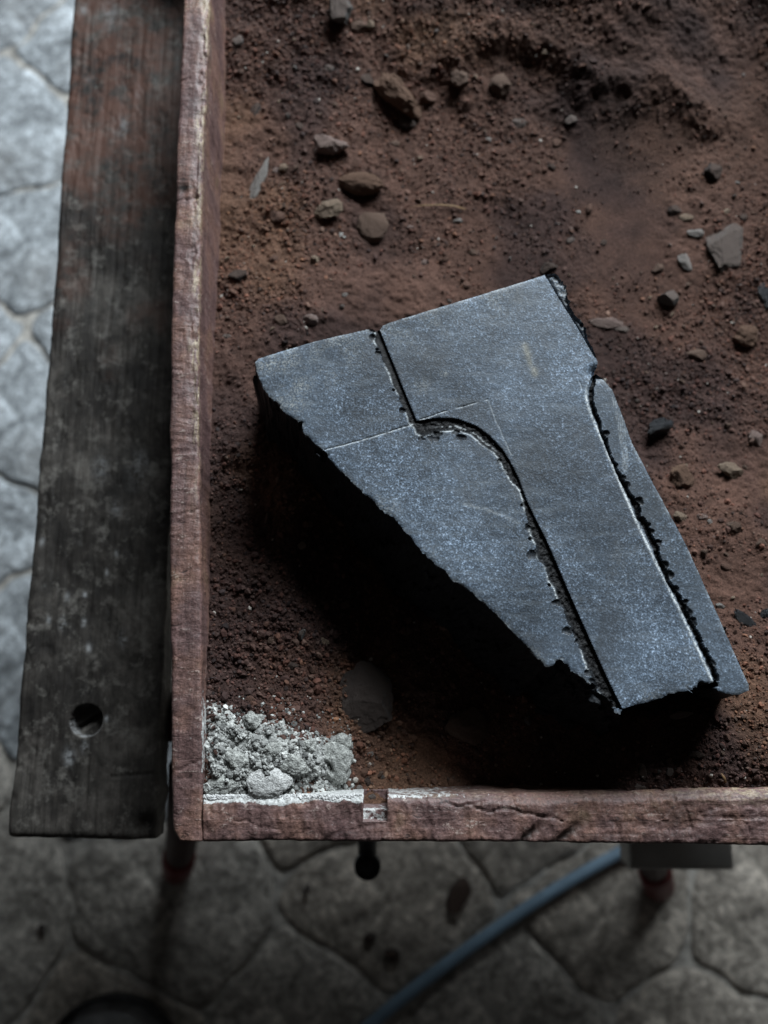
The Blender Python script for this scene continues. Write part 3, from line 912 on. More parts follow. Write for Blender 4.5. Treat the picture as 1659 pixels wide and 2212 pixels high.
# chips broken out along both grooves
NZ330 = fbm(SX * 330, SY * 330, seed=5, octaves=2)
NZ85 = fbm(SX * 85, SY * 85, seed=6, octaves=4)
NZ110 = fbm(SX * 110, SY * 110, seed=8, octaves=2)
NZ200 = noise(SX * 200, SY * 200, seed=9)
def chips(line, n, rmin, rmax, side, seed, t0=0.0):
    r = random.Random(seed)
    for _ in range(n):
        k = int((t0 + (1 - t0) * r.random()) * (len(line) - 2))
        p = np.array(line[k])
        t = np.array(line[k + 1]) - p
        t /= np.linalg.norm(t)
        q = p + side * np.array([-t[1], t[0]]) * r.uniform(0.0, 0.0012)
        rad = r.uniform(rmin, rmax)
        dd = np.hypot(SX - q[0], SY - q[1]) + 0.0007 * np.roll(NZ330, 13 * k, 0)
        m = (dd < rad) & top_in
        bowl = (0.0016 * (1 - (dd / rad) ** 2)) * m
        Zs[...] = np.where(m, np.minimum(Zs, -bowl), Zs)
        att['fresh'][...] = np.where(m, np.maximum(att['fresh'], 0.85), att['fresh'])
        att['rim'][...] = np.where(m & (dd < rad * 0.8), att['rim'] * 0.4, att['rim'])
chips(L1, 26, 0.0010, 0.0030, -1, 5, 0.0)
chips(R2, 14, 0.0008, 0.0030, 1, 6, 0.12)
for p, rad in (((630, 545), .0042), ((712, 545), .0030), ((932, 905), .0036), ((1008, 1055), .0028), ((1040, 1140), .0036), ((1335, 935), .003), ((1405, 1075), .0036), ((1480, 1240), .0034), ((1220, 690), .0026)):
    q = cz(p)
    dd = np.hypot((SX - q[0]), (SY - q[1]) * 1.3) + 0.001 * np.roll(NZ330, int(p[0]), 1)
    m = (dd < rad) & top_in
    Zs = np.where(m, np.minimum(Zs, -0.0012 * (1 - (dd / rad) ** 2)), Zs)
    att['fresh'] = np.where(m, np.maximum(att['fresh'], 0.8), att['fresh'])
# --- cut line and lowered strip along the upper back edge
ln = [cz(p) for p in [(970, 40), (1020, 122), (1075, 210), (1110, 270), (1132, 306)]]
strip = ln + [cz(p) for p in [(1160, 300), (1120, 200), (1050, 60), (1020, 20), (975, 25)]]
ms = inside(SX, SY, strip) & top_in
dl, pl = seg_dist(SX, SY, ln)
Zs = np.where(ms, Zs - 0.0022 - 0.0030 * np.exp(-(dl / 0.0011) ** 2) + 0.0006 * fbm(SX * 300, SY * 300, seed=110, octaves=3), Zs)
att['fresh'] = np.where(ms, np.maximum(0.95 * np.exp(-(dl / 0.0016) ** 2), 0.35), att['fresh'])
att['dust'] = np.where(ms & (dl > 0.0014), 0.55 * (1 - smooth(0.6, 2.6, pl)) + 0.12, att['dust'])
# the bevelled nick below it
q = cz((1128, 345))
nk = np.hypot(SX - q[0], SY - q[1])
Zs = np.where(top_in, Zs - 0.0040 * np.exp(-(nk / 0.0042) ** 2), Zs)
# --- region behind the second groove
pnl = inside(SX, SY, L2 + [cz(p) for p in [(1600, 1400), (1700, 1300), (1200, 330)]])
att['panel'] = np.where(pnl, 1.0, 0.0)
wed = inside(SX, SY, [cz(p) for p in [(1372, 1050), (1490, 1300), (1412, 1330), (1400, 1180)]])
att['dust'] = np.where(wed & top_in, np.maximum(att['dust'], 0.10), att['dust'])
# --- scribed lines and scratches
def scratch(pts, w, depth, amt, seed, att_name='rim', gap=0.0):
    q = [cz(p) for p in pts]
    wob = 0.00035 * np.roll(NZ200, seed, 0)
    dd, _ = seg_dist(SX + wob, SY + wob, q)
    k = np.exp(-(dd / w) ** 2) * top_in
    if gap:
        k = k * smooth(gap - 0.5, gap + 0.3, np.roll(NZ110, seed * 3, 1))
    att[att_name] = np.maximum(att[att_name], amt * k)
    return depth * k
free = ~g1 & ~g2
Zs -= scratch([(284, 584), (420, 548), (560, 505)], 0.00055, 0.0006, 0.78, 120, gap=-0.4) * free
Zs -= scratch([(585, 490), (640, 470), (700, 452), (792, 428)], 0.00050, 0.0006, 0.62, 122, gap=-0.2) * free
Zs -= scratch([(797, 432), (832, 520), (866, 596)], 0.00045, 0.0002, 0.30, 124, gap=0.0) * free
Zs -= scratch([(722, 752), (800, 768), (888, 808)], 0.0011, 0.0, 0.26, 126, gap=0.0)
Zs -= scratch([(1076, 372), (1098, 440), (1120, 490)], 0.0005, 0.0003, 0.4, 128, gap=0.1)
for k in range(5):
    Zs -= scratch([(1178 + 9 * k, 420 + 14 * k), (1206 + 5 * k, 560 + 16 * k), (1212 + 3 * k, 640 + 6 * k)], 0.0004, 0.0001, 0.34, 130 + k, gap=0.2)
scratch([(908, 262), (922, 300), (940, 346)], 0.0022, 0, 0.55, 140, 'smear', gap=-0.5)
# dusty patches near the upper left corner and by the edges
def dusty(px, py, rx, amt, seed):
    q = cz((px, py))
    r = rx * 0.7 / 3431
    g = np.exp(-((SX - q[0]) ** 2 + ((SY - q[1]) * 1.4) ** 2) / r ** 2) * smooth(-0.6, 0.5, np.roll(NZ85, seed * 17, 0))
    att['dust'] = np.maximum(att['dust'], amt * g * top_in)
for a in ((110, 320, 45, .75, 1), (170, 305, 60, .6, 2), (205, 385, 45, .7, 3), (180, 440, 50, .6, 4), (280, 360, 60, .35, 5), (470, 760, 45, .6, 6), (430, 730, 40, .5, 7), (665, 930, 35, .55, 8), (600, 900, 40, .5, 9),
          (600, 390, 40, .32, 10), (662, 348, 12, .8, 11), (722, 378, 14, .7, 12), (735, 798, 12, .6, 13), (870, 740, 60, .18, 14), (300, 260, 120, .42, 15), (560, 185, 120, .40, 16), (800, 110, 120, .30, 17), (1010, 70, 30, .7, 18),
          (940, 1215, 30, .4, 19), (1280, 1350, 60, .3, 20), (860, 850, 220, .10, 21), (700, 650, 260, .10, 22), (1180, 900, 160, .10, 23)):
    dusty(*a)
# --- the sides
out = sd > 0
warp = 0.0030 * fbm(SX * 70, SY * 70, seed=150, octaves=4) + 0.0012 * fbm(SX * 260, SY * 260, seed=151, octaves=2)
dn = np.maximum(sd + warp * smooth(0, 0.006, sd), 0)
drop = kmap * dn
facet = 0.010 * np.abs(fbm(SX * 48, SY * 48, seed=152, octaves=3)) * smooth(0.0, 0.008, sd) * (kmap < 6)
Zs = np.where(out, -0.0007 - drop + facet, Zs)
att['fresh'] = np.where(out, 0.95, att['fresh'])
for k in ('rim', 'dust', 'smear'):
    att[k] = np.where(out, 0, att[k])
keep = (ZT + Zs) > -0.125
# snap the sheet onto the arris so that the edge is crisp
gxx, gyy = np.gradient(sd, cell)
gl = np.hypot(gxx, gyy) + 1e-6
snap = np.abs(sd) < 0.55 * cell
VX = np.where(snap, SX - sd * gxx / gl ** 2, SX)
VY = np.where(snap, SY - sd * gyy / gl ** 2, SY)
Zs = np.where(snap, np.minimum(0, np.where(g1 | g2, Zs, -0.0006)), Zs)
for gm, line in ((g1, R1), (g2, L2)):
    dl_, _ = seg_dist(SX, SY, line)
    sg = np.where(gm, -dl_, dl_)
    a_, b_ = np.gradient(sg, cell)
    g2_ = a_ ** 2 + b_ ** 2
    sn = (np.abs(sg) < 0.55 * cell) & top_in & ~snap & (g2_ > 0.5)
    VX = np.where(sn, SX - sg * a_ / (g2_ + 1e-6), VX)
    VY = np.where(sn, SY - sg * b_ / (g2_ + 1e-6), VY)
    Zs = np.where(sn, -0.0002, Zs)
V = np.stack([VX, VY, ZT + Zs], -1).reshape(-1, 3)
F = grid_faces(len(sx_), len(sy_), keep)
V, F, A = compact(V, F, {k: a.ravel() for k, a in att.items()})
me = mesh_np('carved_stone_block', V, F, M_BASALT, False, A)
obj('carved_stone_block', me, label='dark blue-grey stone block with two carved grooves lying on the red sand', cat='stone block')

# ------------------------------------------------------------------ mortar heap in the corner
M_MORTAR = mat_rock('pale_mortar', (0.13, 0.132, 0.124), (0.52, 0.53, 0.50), 0, 0.95, 300)
M_CRUMB = mat_grain('mortar_crumb')
hp = [at(p[0], p[1], -.008)[:2] for p in [(434, 1512), (470, 1516), (500, 1522), (545, 1548), (600, 1545), (640, 1566), (690, 1572), (728, 1592), (752, 1618), (750, 1660), (722, 1695), (745, 1722), (434, 1728)]]
hx = np.arange(min(p[0] for p in hp) - .002, max(p[0] for p in hp) + .003, 0.0007)
hy = np.arange(Y_IN - 0.003, max(p[1] for p in hp) + .003, 0.0007)
HX, HY = np.meshgrid(hx, hy, indexing='ij')
def mortar_h(x, y, fine=True):
    sdm = np.where(inside(x, y, hp), 1, -1) * seg_dist(x, y, hp, True)[0]
    front = Y_IN
    edge = np.minimum(sdm, 0.05)
    near_wall = np.minimum(x - (X_IN - .004), 1) < 0.004
    edge = np.where((y < front + 0.006) | near_wall, np.maximum(edge, 0.010), edge)
    h = 0.0034 * smooth(-0.002, 0.020, edge + 0.008 * fbm(x * 60, y * 60, seed=160)) - 0.002 * (1 - smooth(-0.004, 0.0, edge))
    b = fbm(x * 120, y * 120, seed=161, octaves=3)
    lump = 0.0032 * np.abs(b) + 0.0016 * np.abs(fbm(x * 330, y * 330, seed=162, octaves=2))
    return sand_z(x, y, False) + h + lump * smooth(-0.002, 0.012, edge + 0.005 * fbm(x * 60, y * 60, seed=160)) - 0.0014, edge
hz_, he = mortar_h(HX, HY)
lxh = np.interp(HY, le[:, 1][np.argsort(le[:, 1])], le[:, 0][np.argsort(le[:, 1])])
keep = (he > -0.004) & (HX > lxh - 0.003)
V = np.stack([HX, HY, hz_], -1).reshape(-1, 3)
V, F, _ = compact(V, grid_faces(len(hx), len(hy), keep), {})
heap = obj('mortar_crumbs', mesh_np('mortar_crumbs', V, F, M_MORTAR), label='pale grey crumbled mortar heaped in the corner of the tray', cat='mortar', kind='stuff')
N = 9500
qx = rng.uniform(hx[0], hx[-1], N)
qy = rng.uniform(hy[0], hy[-1], N)
qz, qe = mortar_h(qx, qy)
lq = np.interp(qy, le[:, 1][np.argsort(le[:, 1])], le[:, 0][np.argsort(le[:, 1])])
ok = (qe > -0.020) & (qx > lq + 0.001) & (rng.uniform(0, 1, N) < 0.04 + 0.96 * smooth(-.016, .012, qe))
qz = np.where(qe < -0.002, sand_z(qx, qy), qz)
qe = qe[ok]
P = np.stack([qx, qy, qz], -1)[ok]
R = np.clip(np.exp(rng.normal(math.log(0.00085), 0.45, len(P))), 0.0004, 0.0030)
P[:, 2] += R * 0.1
g = np.clip(rng.normal(0.33, 0.13, len(P)), 0.08, 0.7)
cc_ = np.stack([g, g * 1.01, g * 0.97], -1)
mx = (rng.uniform(0, 1, len(P)) < 0.75 * (1 - smooth(-.006, .016, qe)))[:, None]
cc_ = np.where(mx, sand_colour(P[:, 0], P[:, 1]) * 1.3, cc_)
R = R * np.where(qe < 0, 0.7, 1.0)
obj('crumbs', scatter_blobs('crumbs', P, R, cc_, M_CRUMB, 2, 0.30, 0.85, False), parent=heap, kind='stuff')
# pale dust left on the front board
N = 2600
dpx = rng.uniform(440, 784, N)
dv = np.abs(rng.normal(0, 1, N))
P, R = [], []
for a, b in zip(dpx, dv):
    thick = 4 + (7 * math.exp(-((a - 720) / 55) ** 2))
    p = at(a, 1721 - (a - 440) * 0.006 - 0.5 * thick * 0 + b * thick * 0.5 - 2, -0.002)
    P.append((p[0], p[1] + random.uniform(-.0015, .0005), -0.0024 + 0.0012 * math.exp(-((a - 720) / 50) ** 2) + random.uniform(-.0006, .0006)))
P = np.array(P)
R = np.clip(np.exp(rng.normal(math.log(0.0006), 0.35, N)), 0.0003, 0.0014)
g = np.clip(rng.normal(0.62, 0.08, N), 0.35, 0.8)
obj('dust', scatter_blobs('dust', P, R, np.stack([g, g, g * 0.99], -1), M_CRUMB, 1, 0.25, 0.7, False), parent=heap, kind='stuff')

# ------------------------------------------------------------------ stones lying on the sand
MR = {
    'grey': mat_rock('grey_stone', (0.11, 0.11, 0.11), (0.29, 0.285, 0.275), 0.55),
    'pale': mat_rock('pale_stone', (0.26, 0.25, 0.24), (0.46, 0.45, 0.43), 0.35),
    'white': mat_rock('white_chip', (0.55, 0.55, 0.53), (0.85, 0.84, 0.80), 0.0, 0.6),
    'dark': mat_rock('dark_stone', (0.030, 0.029, 0.030), (0.085, 0.080, 0.078), 0.45),
    'black': mat_rock('black_shard', (0.010, 0.011, 0.014), (0.035, 0.038, 0.045), 0.0, 0.38, 200, 0.5),
    'red': mat_rock('red_stone', (0.12, 0.060, 0.045), (0.26, 0.150, 0.115), 0.4),
    'brown': mat_rock('brown_stone', (0.12, 0.080, 0.062), (0.26, 0.185, 0.145), 0.5),
    'clod': mat_rock('sand_clod', (0.17, 0.098, 0.068), (0.32, 0.205, 0.140), 0.7, 0.95, 420),
    'tan': mat_rock('tan_stone', (0.26, 0.19, 0.135), (0.50, 0.40, 0.30), 0.40),
    'pink': mat_rock('pink_stone', (0.24, 0.165, 0.15), (0.50, 0.40, 0.37), 0.45),
    'slate': mat_rock('slate_slab', (0.045, 0.045, 0.047), (0.13, 0.128, 0.125), 0.35),
    'mortar': M_MORTAR,
}
def stone_mesh(name, sub, seed, angular, lumpy, mat):
    v, f = ICO[sub]
    v = v.copy()
    r = random.Random(seed)
    if angular:
        for _ in range(int(6 + 7 * angular)):
            nrm = np.array([r.gauss(0, 1), r.gauss(0, 1), r.gauss(0, 0.8)])
            nrm /= np.linalg.norm(nrm)
            h = r.uniform(0.52, 0.86)
            dd = v @ nrm
            v -= np.maximum(dd - h, 0)[:, None] * nrm[None]
    nn = fbm(v[:, 0] * 1.6 + seed, v[:, 1] * 1.6, v[:, 2] * 1.6, seed, 4, 0.55)
    v *= (1 + lumpy * nn)[:, None]
    if sub > 2:
        v *= (1 + 0.055 * fbm(v[:, 0] * 6 + seed, v[:, 1] * 6, v[:, 2] * 6, seed + 3, 3, 0.6))[:, None]
    ext = np.abs(v).max(0)
    v /= ext
    me = mesh_np(name, v, f, mat, not angular)
    return me
def stone(name, px, py, w, h, rot, m, label, ang=0.6, lump=0.10, tall=0.5, sink=0.38, group=None, cat=None, tilt=(0, 0), z=None):
    p = on_sand(px, py) if z is None else at(px, py, z)
    PLACED.append((px, py, max(w, h), label))
    k = depth_at(p) / F_PX
    a, b = w * k / 2, h * k / 2
    c = tall * min(a, b) if tall < 3 else tall
    sub = 5 if max(w, h) > 90 else (4 if max(w, h) > 34 else (3 if max(w, h) > 16 else 2))
    me = stone_mesh(name, sub, int(px * 7 + py), ang, lump, MR[m])
    o = obj(name, me, label=label, cat=cat or {'pebble': 'pebble', 'clod': 'clod', 'stone_chip': 'stone chip', 'mortar_lump': 'mortar lump'}.get(name, 'stone'), group=group)
    o.location = (p[0], p[1], p[2] + c * (1 - 2 * sink))
    o.scale = (a, b, c)
    o.rotation_euler = (math.radians(tilt[0]), math.radians(tilt[1]), math.radians(rot))
    return o
PLACED = []
S, PB, CH = 'stone', 'pebble', 'stone_chip'
stone(S, 733, 40, 66, 62, 20, 'grey', 'rough grey stone at the far end of the sand, nearest the top', 0.9, .12, .85, .2)
stone(S, 776, 60, 42, 30, 10, 'brown', 'brown stone tucked against the rough grey stone at the top', 0.5, .1, .7)
stone(PB, 801, 55, 20, 24, 0, 'tan', 'yellowish pebble beside the brown stone at the top', 0.2, .06, .8)
stone(S, 512, 90, 30, 24, 30, 'grey', 'grey stone close to the side board near the top', 0.7)
stone(PB, 710, 149, 22, 18, 0, 'grey', 'small grey pebble below the rough grey stone at the top', 0.4)
stone(PB, 697, 113, 15, 11, 0, 'red', 'tiny orange pebble below the rough grey stone', 0.3)
stone(S, 792, 175, 36, 32, 0, 'dark', 'dark stone touching the upper end of the long sandy clod', 0.7)
stone('clod', 858, 212, 150, 62, -48, 'clod', 'long sandy clod lying slantwise, above the flat rocks', 0.45, .16, .95, .25)
stone('clod', 880, 268, 40, 30, 10, 'dark', 'dark lump at the lower end of the long sandy clod', 0.6, .15, .7)
stone('clod', 922, 212, 44, 30, -20, 'red', 'reddish clod to the right of the long sandy clod', 0.3, .2, .7)
stone(S, 995, 174, 46, 44, 0, 'brown', 'brown stone between the sandy clod and the sand ridge', 0.6, .12, .8)
stone(S, 1084, 190, 58, 60, 15, 'brown', 'large brown stone half sunk under the sand ridge', 0.7, .1, .55, .4)
stone(S, 1124, 266, 36, 26, -10, 'grey', 'grey stone left of the smooth dent in the sand', 0.7)
stone(S, 1233, 260, 28, 24, 0, 'grey', 'grey stone at the upper left corner of the smooth dent', 0.7)
stone(PB, 1056, 302, 15, 12, 0, 'pale', 'tiny pale pebble below the large brown stone', 0.3)
stone(S, 1201, 309, 24, 20, 0, 'red', 'orange-brown stone on the left rim of the smooth dent', 0.4)
stone(S, 1190, 361, 20, 16, 0, 'dark', 'dark stone on the left rim of the smooth dent', 0.5)
stone(S, 552, 238, 24, 46, -10, 'dark', 'dark upright stone near the side board', 0.3, .08, .5, .45)
stone(PB, 647, 273, 16, 20, 30, 'dark', 'small dark pebble above the pinkish grey rock', 0.5)
stone(S, 708, 322, 94, 58, -6, 'pink', 'jagged pinkish grey rock, uppermost of the rocks left of centre', 0.9, .12, .75, .3)
stone(S, 777, 403, 106, 54, -4, 'clod', 'flat oval rock coated in orange sand', 0.0, .07, .70, .22)
stone(S, 706, 455, 72, 50, 14, 'tan', 'tan and grey rock below left of the oval sandy rock', 0.8, .12, .75, .3)
stone(S, 804, 488, 70, 82, 25, 'brown', 'flat brown slab below the oval sandy rock', 0.9, .09, .50, .34, tilt=(8, -10))
stone('stone_flake', 561, 390, 30, 130, -17, 'pale', 'long pale stone flake standing along the side board', 0.9, .10, .6, .45, cat='stone flake')
stone(S, 600, 467, 34, 30, 0, 'red', 'reddish stone below the long pale flake', 0.6)
stone(CH, 739, 511, 21, 14, -35, 'white', 'bright white chip below the tan and grey rock', 0.9, .1, .6)
stone(CH, 989, 477, 24, 14, 15, 'pale', 'pale grey chip just below the dry grass blade', 0.5)
stone(PB, 678, 561, 24, 18, 0, 'tan', 'tan two-toned pebble halfway between chip and block', 0.3, .08, .8)
stone(S, 517, 596, 48, 32, 10, 'dark', 'dark angular stone beside the side board', 0.9, .1, .8)
stone(PB, 592, 559, 23, 18, 0, 'red', 'red pebble to the left of the tan pebble', 0.3)
stone(PB, 487, 669, 30, 16, -10, 'red', 'flat reddish pebble against the side board', 0.6)
stone(S, 607, 694, 32, 27, -20, 'brown', 'grey-brown stone left of the pink pebble', 0.5, .08, .8)
stone(PB, 670, 693, 34, 27, 0, 'pink', 'smooth light pink pebble above the upper left edge of the block', 0.25, .06, .85)
stone(PB, 491, 726, 22, 14, 0, 'grey', 'pale grey pebble beside the side board', 0.5)
stone(PB, 745, 637, 14, 10, 20, 'pale', 'tiny pale pebble above the top edge of the block', 0.5)
stone(PB, 916, 567, 18, 14, 0, 'pink', 'small pinkish pebble above the middle of the block', 0.4)
stone(PB, 613, 366, 22, 22, 0, 'tan', 'round tan pebble right of the long pale flake', 0.2, .06, .8)
stone(PB, 596, 370, 15, 15, 0, 'pink', 'round pink pebble touching the long pale flake', 0.2, .06, .8)
stone(PB, 886, 490, 16, 13, 0, 'pink', 'small pinkish pebble right of the flat brown slab', 0.3)
stone(PB, 853, 309, 22, 16, -30, 'brown', 'brown pebble right of the pinkish grey rock', 0.4)
stone(S, 1537, 371, 44, 44, 0, 'dark', 'dark grey stone on the right, above the grey slab', 0.8, .1, .6)
stone(S, 1456, 455, 32, 26, 0, 'dark', 'dark stone left of the orange-grey pebble', 0.6)
stone(PB, 1482, 472, 34, 20, 0, 'tan', 'tan pebble with a grey end above the pale flat stone', 0.4)
stone(S, 1500, 505, 42, 22, 0, 'pale', 'pale flat stone left of the large grey slab', 0.5, .08, .6)
stone(S, 1567, 538, 128, 96, 40, 'grey', 'large flat angular grey slab on the right side of the sand', 1.0, .05, .34, .40, tilt=(6, 6))
stone(CH, 1478, 566, 26, 48, 15, 'pale', 'pale chip on end left of the large grey slab', 0.9)
stone(S, 1424, 580, 26, 22, 0, 'brown', 'brown stone at the lower tip of the smooth dent', 0.4)
stone(S, 1443, 648, 50, 38, -10, 'grey', 'three-cornered grey stone right of the block\'s top corner', 1.0, .06, .9, .25)
stone(CH, 1250, 458, 12, 7, -10, 'white', 'tiny bright white chip on the left edge of the smooth dent', 0.6)
stone(PB, 1231, 520, 22, 15, 0, 'grey', 'grey pebble below the tiny white chip', 0.3)
stone(PB, 1304, 525, 17, 13, 20, 'dark', 'small dark pebble on the rim of the smooth dent', 0.4)
stone(S, 1185, 581, 42, 26, 10, 'dark', 'dark stone just above the top corner of the block', 0.6, .1, .8)
stone(PB, 1008, 615, 24, 18, 0, 'red', 'reddish pebble above the top edge of the block', 0.4)
stone(PB, 1021, 546, 22, 15, -20, 'brown', 'brown pebble below the pale grey chip', 0.4)
stone('crust', 1308, 700, 80, 30, -4, 'pink', 'pale pink crust of sand right of the block\'s upper edge', 0.5, .15, .5, .35, cat='crust')
stone(S, 1343, 711, 36, 18, 0, 'grey', 'flat grey stone at the end of the pink crust', 0.5)
stone(S, 1652, 640, 40, 62, 0, 'black', 'black stone cut off by the right edge of the picture', 0.8)
stone(PB, 1592, 395, 12, 9, 0, 'pale', 'tiny pale pebble right of the dark grey stone', 0.3)
stone(S, 1604, 471, 28, 18, 0, 'dark', 'dark stone above the large grey slab', 0.6)
stone('stone_shard', 1422, 927, 72, 40, 18, 'black', 'glossy black angular shard right of the block', 1.0, .14, 1.0, .2, cat='stone shard')
stone(S, 1574, 1018, 58, 40, -12, 'tan', 'two-toned tan and grey rock right of the sandy lump', 0.8, .1, .9, .25)
stone('clod', 1463, 1034, 56, 64, 30, 'clod', 'sandy brown lump beside the right edge of the block', 0.4, .14, .85, .3)
stone(PB, 1478, 1008, 14, 11, 0, 'tan', 'tiny amber pebble on the top of the sandy lump', 0.2, sink=.0, tall=.9)
stone(S, 1635, 946, 36, 34, -30, 'pink', 'pinkish grey rock near the right edge of the picture', 0.8)
stone(PB, 1470, 1117, 34, 22, -25, 'tan', 'smooth tan pebble touching the right edge of the block', 0.15, .05, .85)
stone(S, 1585, 1139, 34, 32, -40, 'brown', 'brown angular rock below the two-toned rock', 0.9)
stone(PB, 1516, 1117, 26, 15, 0, 'pink', 'pinkish pebble right of the smooth tan pebble', 0.3)
stone(PB, 1532, 1128, 13, 15, 0, 'pale', 'tiny pale pebble below the pinkish pebble', 0.3)
stone(S, 1505, 768, 46, 32, -8, 'brown', 'brown rock right of the nick in the block', 0.7)
stone(S, 1612, 729, 62, 50, 0, 'clod', 'broad sandy lump by the right edge below the grey slab', 0.5, .14, .7)
stone(PB, 1569, 1226, 28, 18, -30, 'red', 'reddish pebble below the brown angular rock', 0.4)
stone(PB, 1555, 1309, 22, 18, 0, 'pale', 'pale grey pebble just above the black sliver', 0.3)
stone('stone_shard', 1612, 1342, 72, 26, -38, 'black', 'curved black sliver right of the lower end of the block', 0.9, .1, .5, .3, cat='stone shard')
stone('stone_shard', 1652, 1328, 36, 24, 20, 'black', 'black shard at the right edge beside the curved sliver', 0.9, .1, .6, .3, cat='stone shard')
stone(S, 1471, 1545, 56, 20, 4, 'pink', 'flat pinkish stone peeping out under the block\'s lower end', 0.5, .08, .8, .2)
stone(S, 1646, 1174, 28, 24, 0, 'brown', 'brown stone at the right edge below the pinkish grey rock', 0.6)
stone('stone_shard', 1389, 1668, 20, 42, 18, 'dark', 'thin dark shard near the front board', 0.9, .1, .5, cat='stone shard')
stone(CH, 1384, 1699, 26, 12, -10, 'grey', 'grey chip lying against the front board', 0.7)
stone(S, 1504, 1630, 38, 16, 0, 'dark', 'dark reddish stone right of the thin dark shard', 0.4, .1, .8)
stone(PB, 1508, 1588, 15, 11, 10, 'red', 'tiny orange pebble above the dark reddish stone', 0.3)
stone(PB, 1446, 1666, 18, 20, 0, 'grey', 'grey pebble right of the thin dark shard', 0.4)
stone(S, 1449, 1571, 24, 14, -10, 'dark', 'small dark stone below the flat pinkish stone', 0.4)
stone('stone_slab', 790, 1512, 176, 140, -48, 'slate', 'large flat grey slab in the shadow behind the mortar', 0.9, .08, .36, .30, cat='stone slab', tilt=(3, 4))
stone(S, 1005, 1568, 104, 84, 5, 'brown', 'brown stone deep in the shadow under the block', 0.5, .1, .6, .35)
stone(PB, 541, 1511, 26, 20, 20, 'red', 'reddish pebble on the upper border of the mortar', 0.5)
stone(PB, 587, 1383, 18, 22, -20, 'brown', 'brown pebble in the shadow left of the block', 0.3)
stone(PB, 701, 1385, 30, 17, -25, 'tan', 'tan sliver-shaped pebble in the shadow below the block', 0.5)
stone(PB, 541, 1445, 20, 16, 0, 'red', 'red pebble in the shade above the mortar', 0.3)
stone(PB, 632, 1440, 24, 20, 0, 'dark', 'dark pebble in the shade above the mortar', 0.4)
stone(PB, 792, 1690, 20, 18, 0, 'dark', 'dark round pebble behind the notch in the front board', 0.25)
stone(CH, 776, 1702, 14, 12, 30, 'pale', 'pale chip behind the notch in the front board', 0.7)
stone(PB, 753, 1688, 22, 16, 0, 'dark', 'dark round pebble beside the mortar lump with a hole', 0.25)
stone(PB, 804, 1722, 17, 15, 0, 'grey', 'grey pebble in the mouth of the notch', 0.4)
stone(PB, 800, 1629, 15, 10, 10, 'pale', 'pale pebble right of the mortar lump with a hole', 0.3)
# lumps of mortar
ML = 'mortar_lump'
def mortar_lump(px, py, w, h, rot, label, lump=0.22, tall=0.7, sink=0.25, hole=None, sub=5, mat=None):
    x, y, _ = on_sand(px, py)
    p = at(px, py, float(sand_z(np.array([x]), np.array([y]), False)[0]) + 0.003)
    k = depth_at(p) / F_PX
    a, b = w * k / 2, h * k / 2
    c = 0.72 * tall * min(a, b)
    v, f = ICO[sub]
    v = v.copy()
    sdn = int(px + py)
    v *= (1 + lump * fbm(v[:, 0] * 1.3 + sdn, v[:, 1] * 1.3, v[:, 2] * 1.3, sdn, 3) + 0.10 * np.abs(fbm(v[:, 0] * 5, v[:, 1] * 5, v[:, 2] * 5, sdn + 9, 4)))[:, None]
    if hole:
        dd = np.hypot((v[:, 0] - hole[0]) * 1.6, v[:, 1] - hole[1])
        v[:, 2] = np.where(v[:, 2] > 0, v[:, 2] - 1.3 * np.exp(-(dd / hole[2]) ** 4), v[:, 2])
    V = v * np.array([a, b, c])
    o = obj(ML, mesh_np(ML, V, f, mat or M_MORTAR), label=label, cat='mortar lump')
    o.location = (p[0], p[1], p[2] + c * (1 - 2 * sink))
    o.rotation_euler = (0, 0, math.radians(rot))
mortar_lump(720, 1650, 74, 92, 35, 'grey mortar lump with a dark hole, right end of the heap', .22, .55, .3, (-0.25, 0.05, 0.24))
mortar_lump(740, 1602, 44, 34, 10, 'knobbly mortar lump above the lump with a hole', .2, .8)
mortar_lump(580, 1690, 92, 62, 4, 'bright white mortar lump against the front board', .14, .50, .15, mat=mat_rock('white_mortar', (0.42, 0.42, 0.41), (0.84, 0.84, 0.82), 0, 0.95, 420))
mortar_lump(544, 1558, 38, 36, 0, 'grey mortar lump at the top of the heap', .25, .8)
mortar_lump(631, 1652, 58, 42, -20, 'mortar lump in the middle between white lump and holed lump', .25, .7)
mortar_lump(478, 1700, 66, 40, 10, 'mortar lump in the corner of the two boards', .25, .7)
mortar_lump(590, 1622, 44, 34, 20, 'mortar lump above the bright white lump', .25, .8)
mortar_lump(512, 1640, 46, 36, -10, 'mortar lump left of centre in the heap', .28, .8)
mortar_lump(665, 1612, 34, 26, 10, 'small mortar lump right of centre in the heap', .28, .8)
# many smaller loose pebbles that look alike
protos = {}
for m in ('red', 'grey', 'tan', 'brown'):
    protos[m] = [stone_mesh('pebble', 2, 300 + k * 7, 0.3 + 0.15 * k, .10, MR[m]) for k in range(3)]
lab = {'red': 'tiny reddish pebble on the open sand, away from larger stones', 'grey': 'tiny grey pebble on the open sand, away from larger stones',
       'tan': 'tiny light tan pebble on the open sand, away from larger stones', 'brown': 'tiny brown pebble on the open sand, away from larger stones'}
import re
from collections import Counter
def short(l):
    return re.split(r"\s(?:at|tucked|beside|close|below|touching|lying|to|between|half|halfway|left|right|on|near|nearest|above|against|just|standing|in|peeping|deep|cut|coated|behind|of|under|with|by|from)\b|,", l)[0]
names = Counter(short(t[3]) for t in PLACED)
ANCH = [(a, b, w, short(l)) for a, b, w, l in PLACED if names[short(l)] == 1]
used = set()
cnt = tries = shared = 0
prng = random.Random(21)
OWl = [tuple(p) for p in OW]
colour_word = {'red': 'reddish', 'grey': 'grey', 'tan': 'light tan', 'brown': 'brown'}
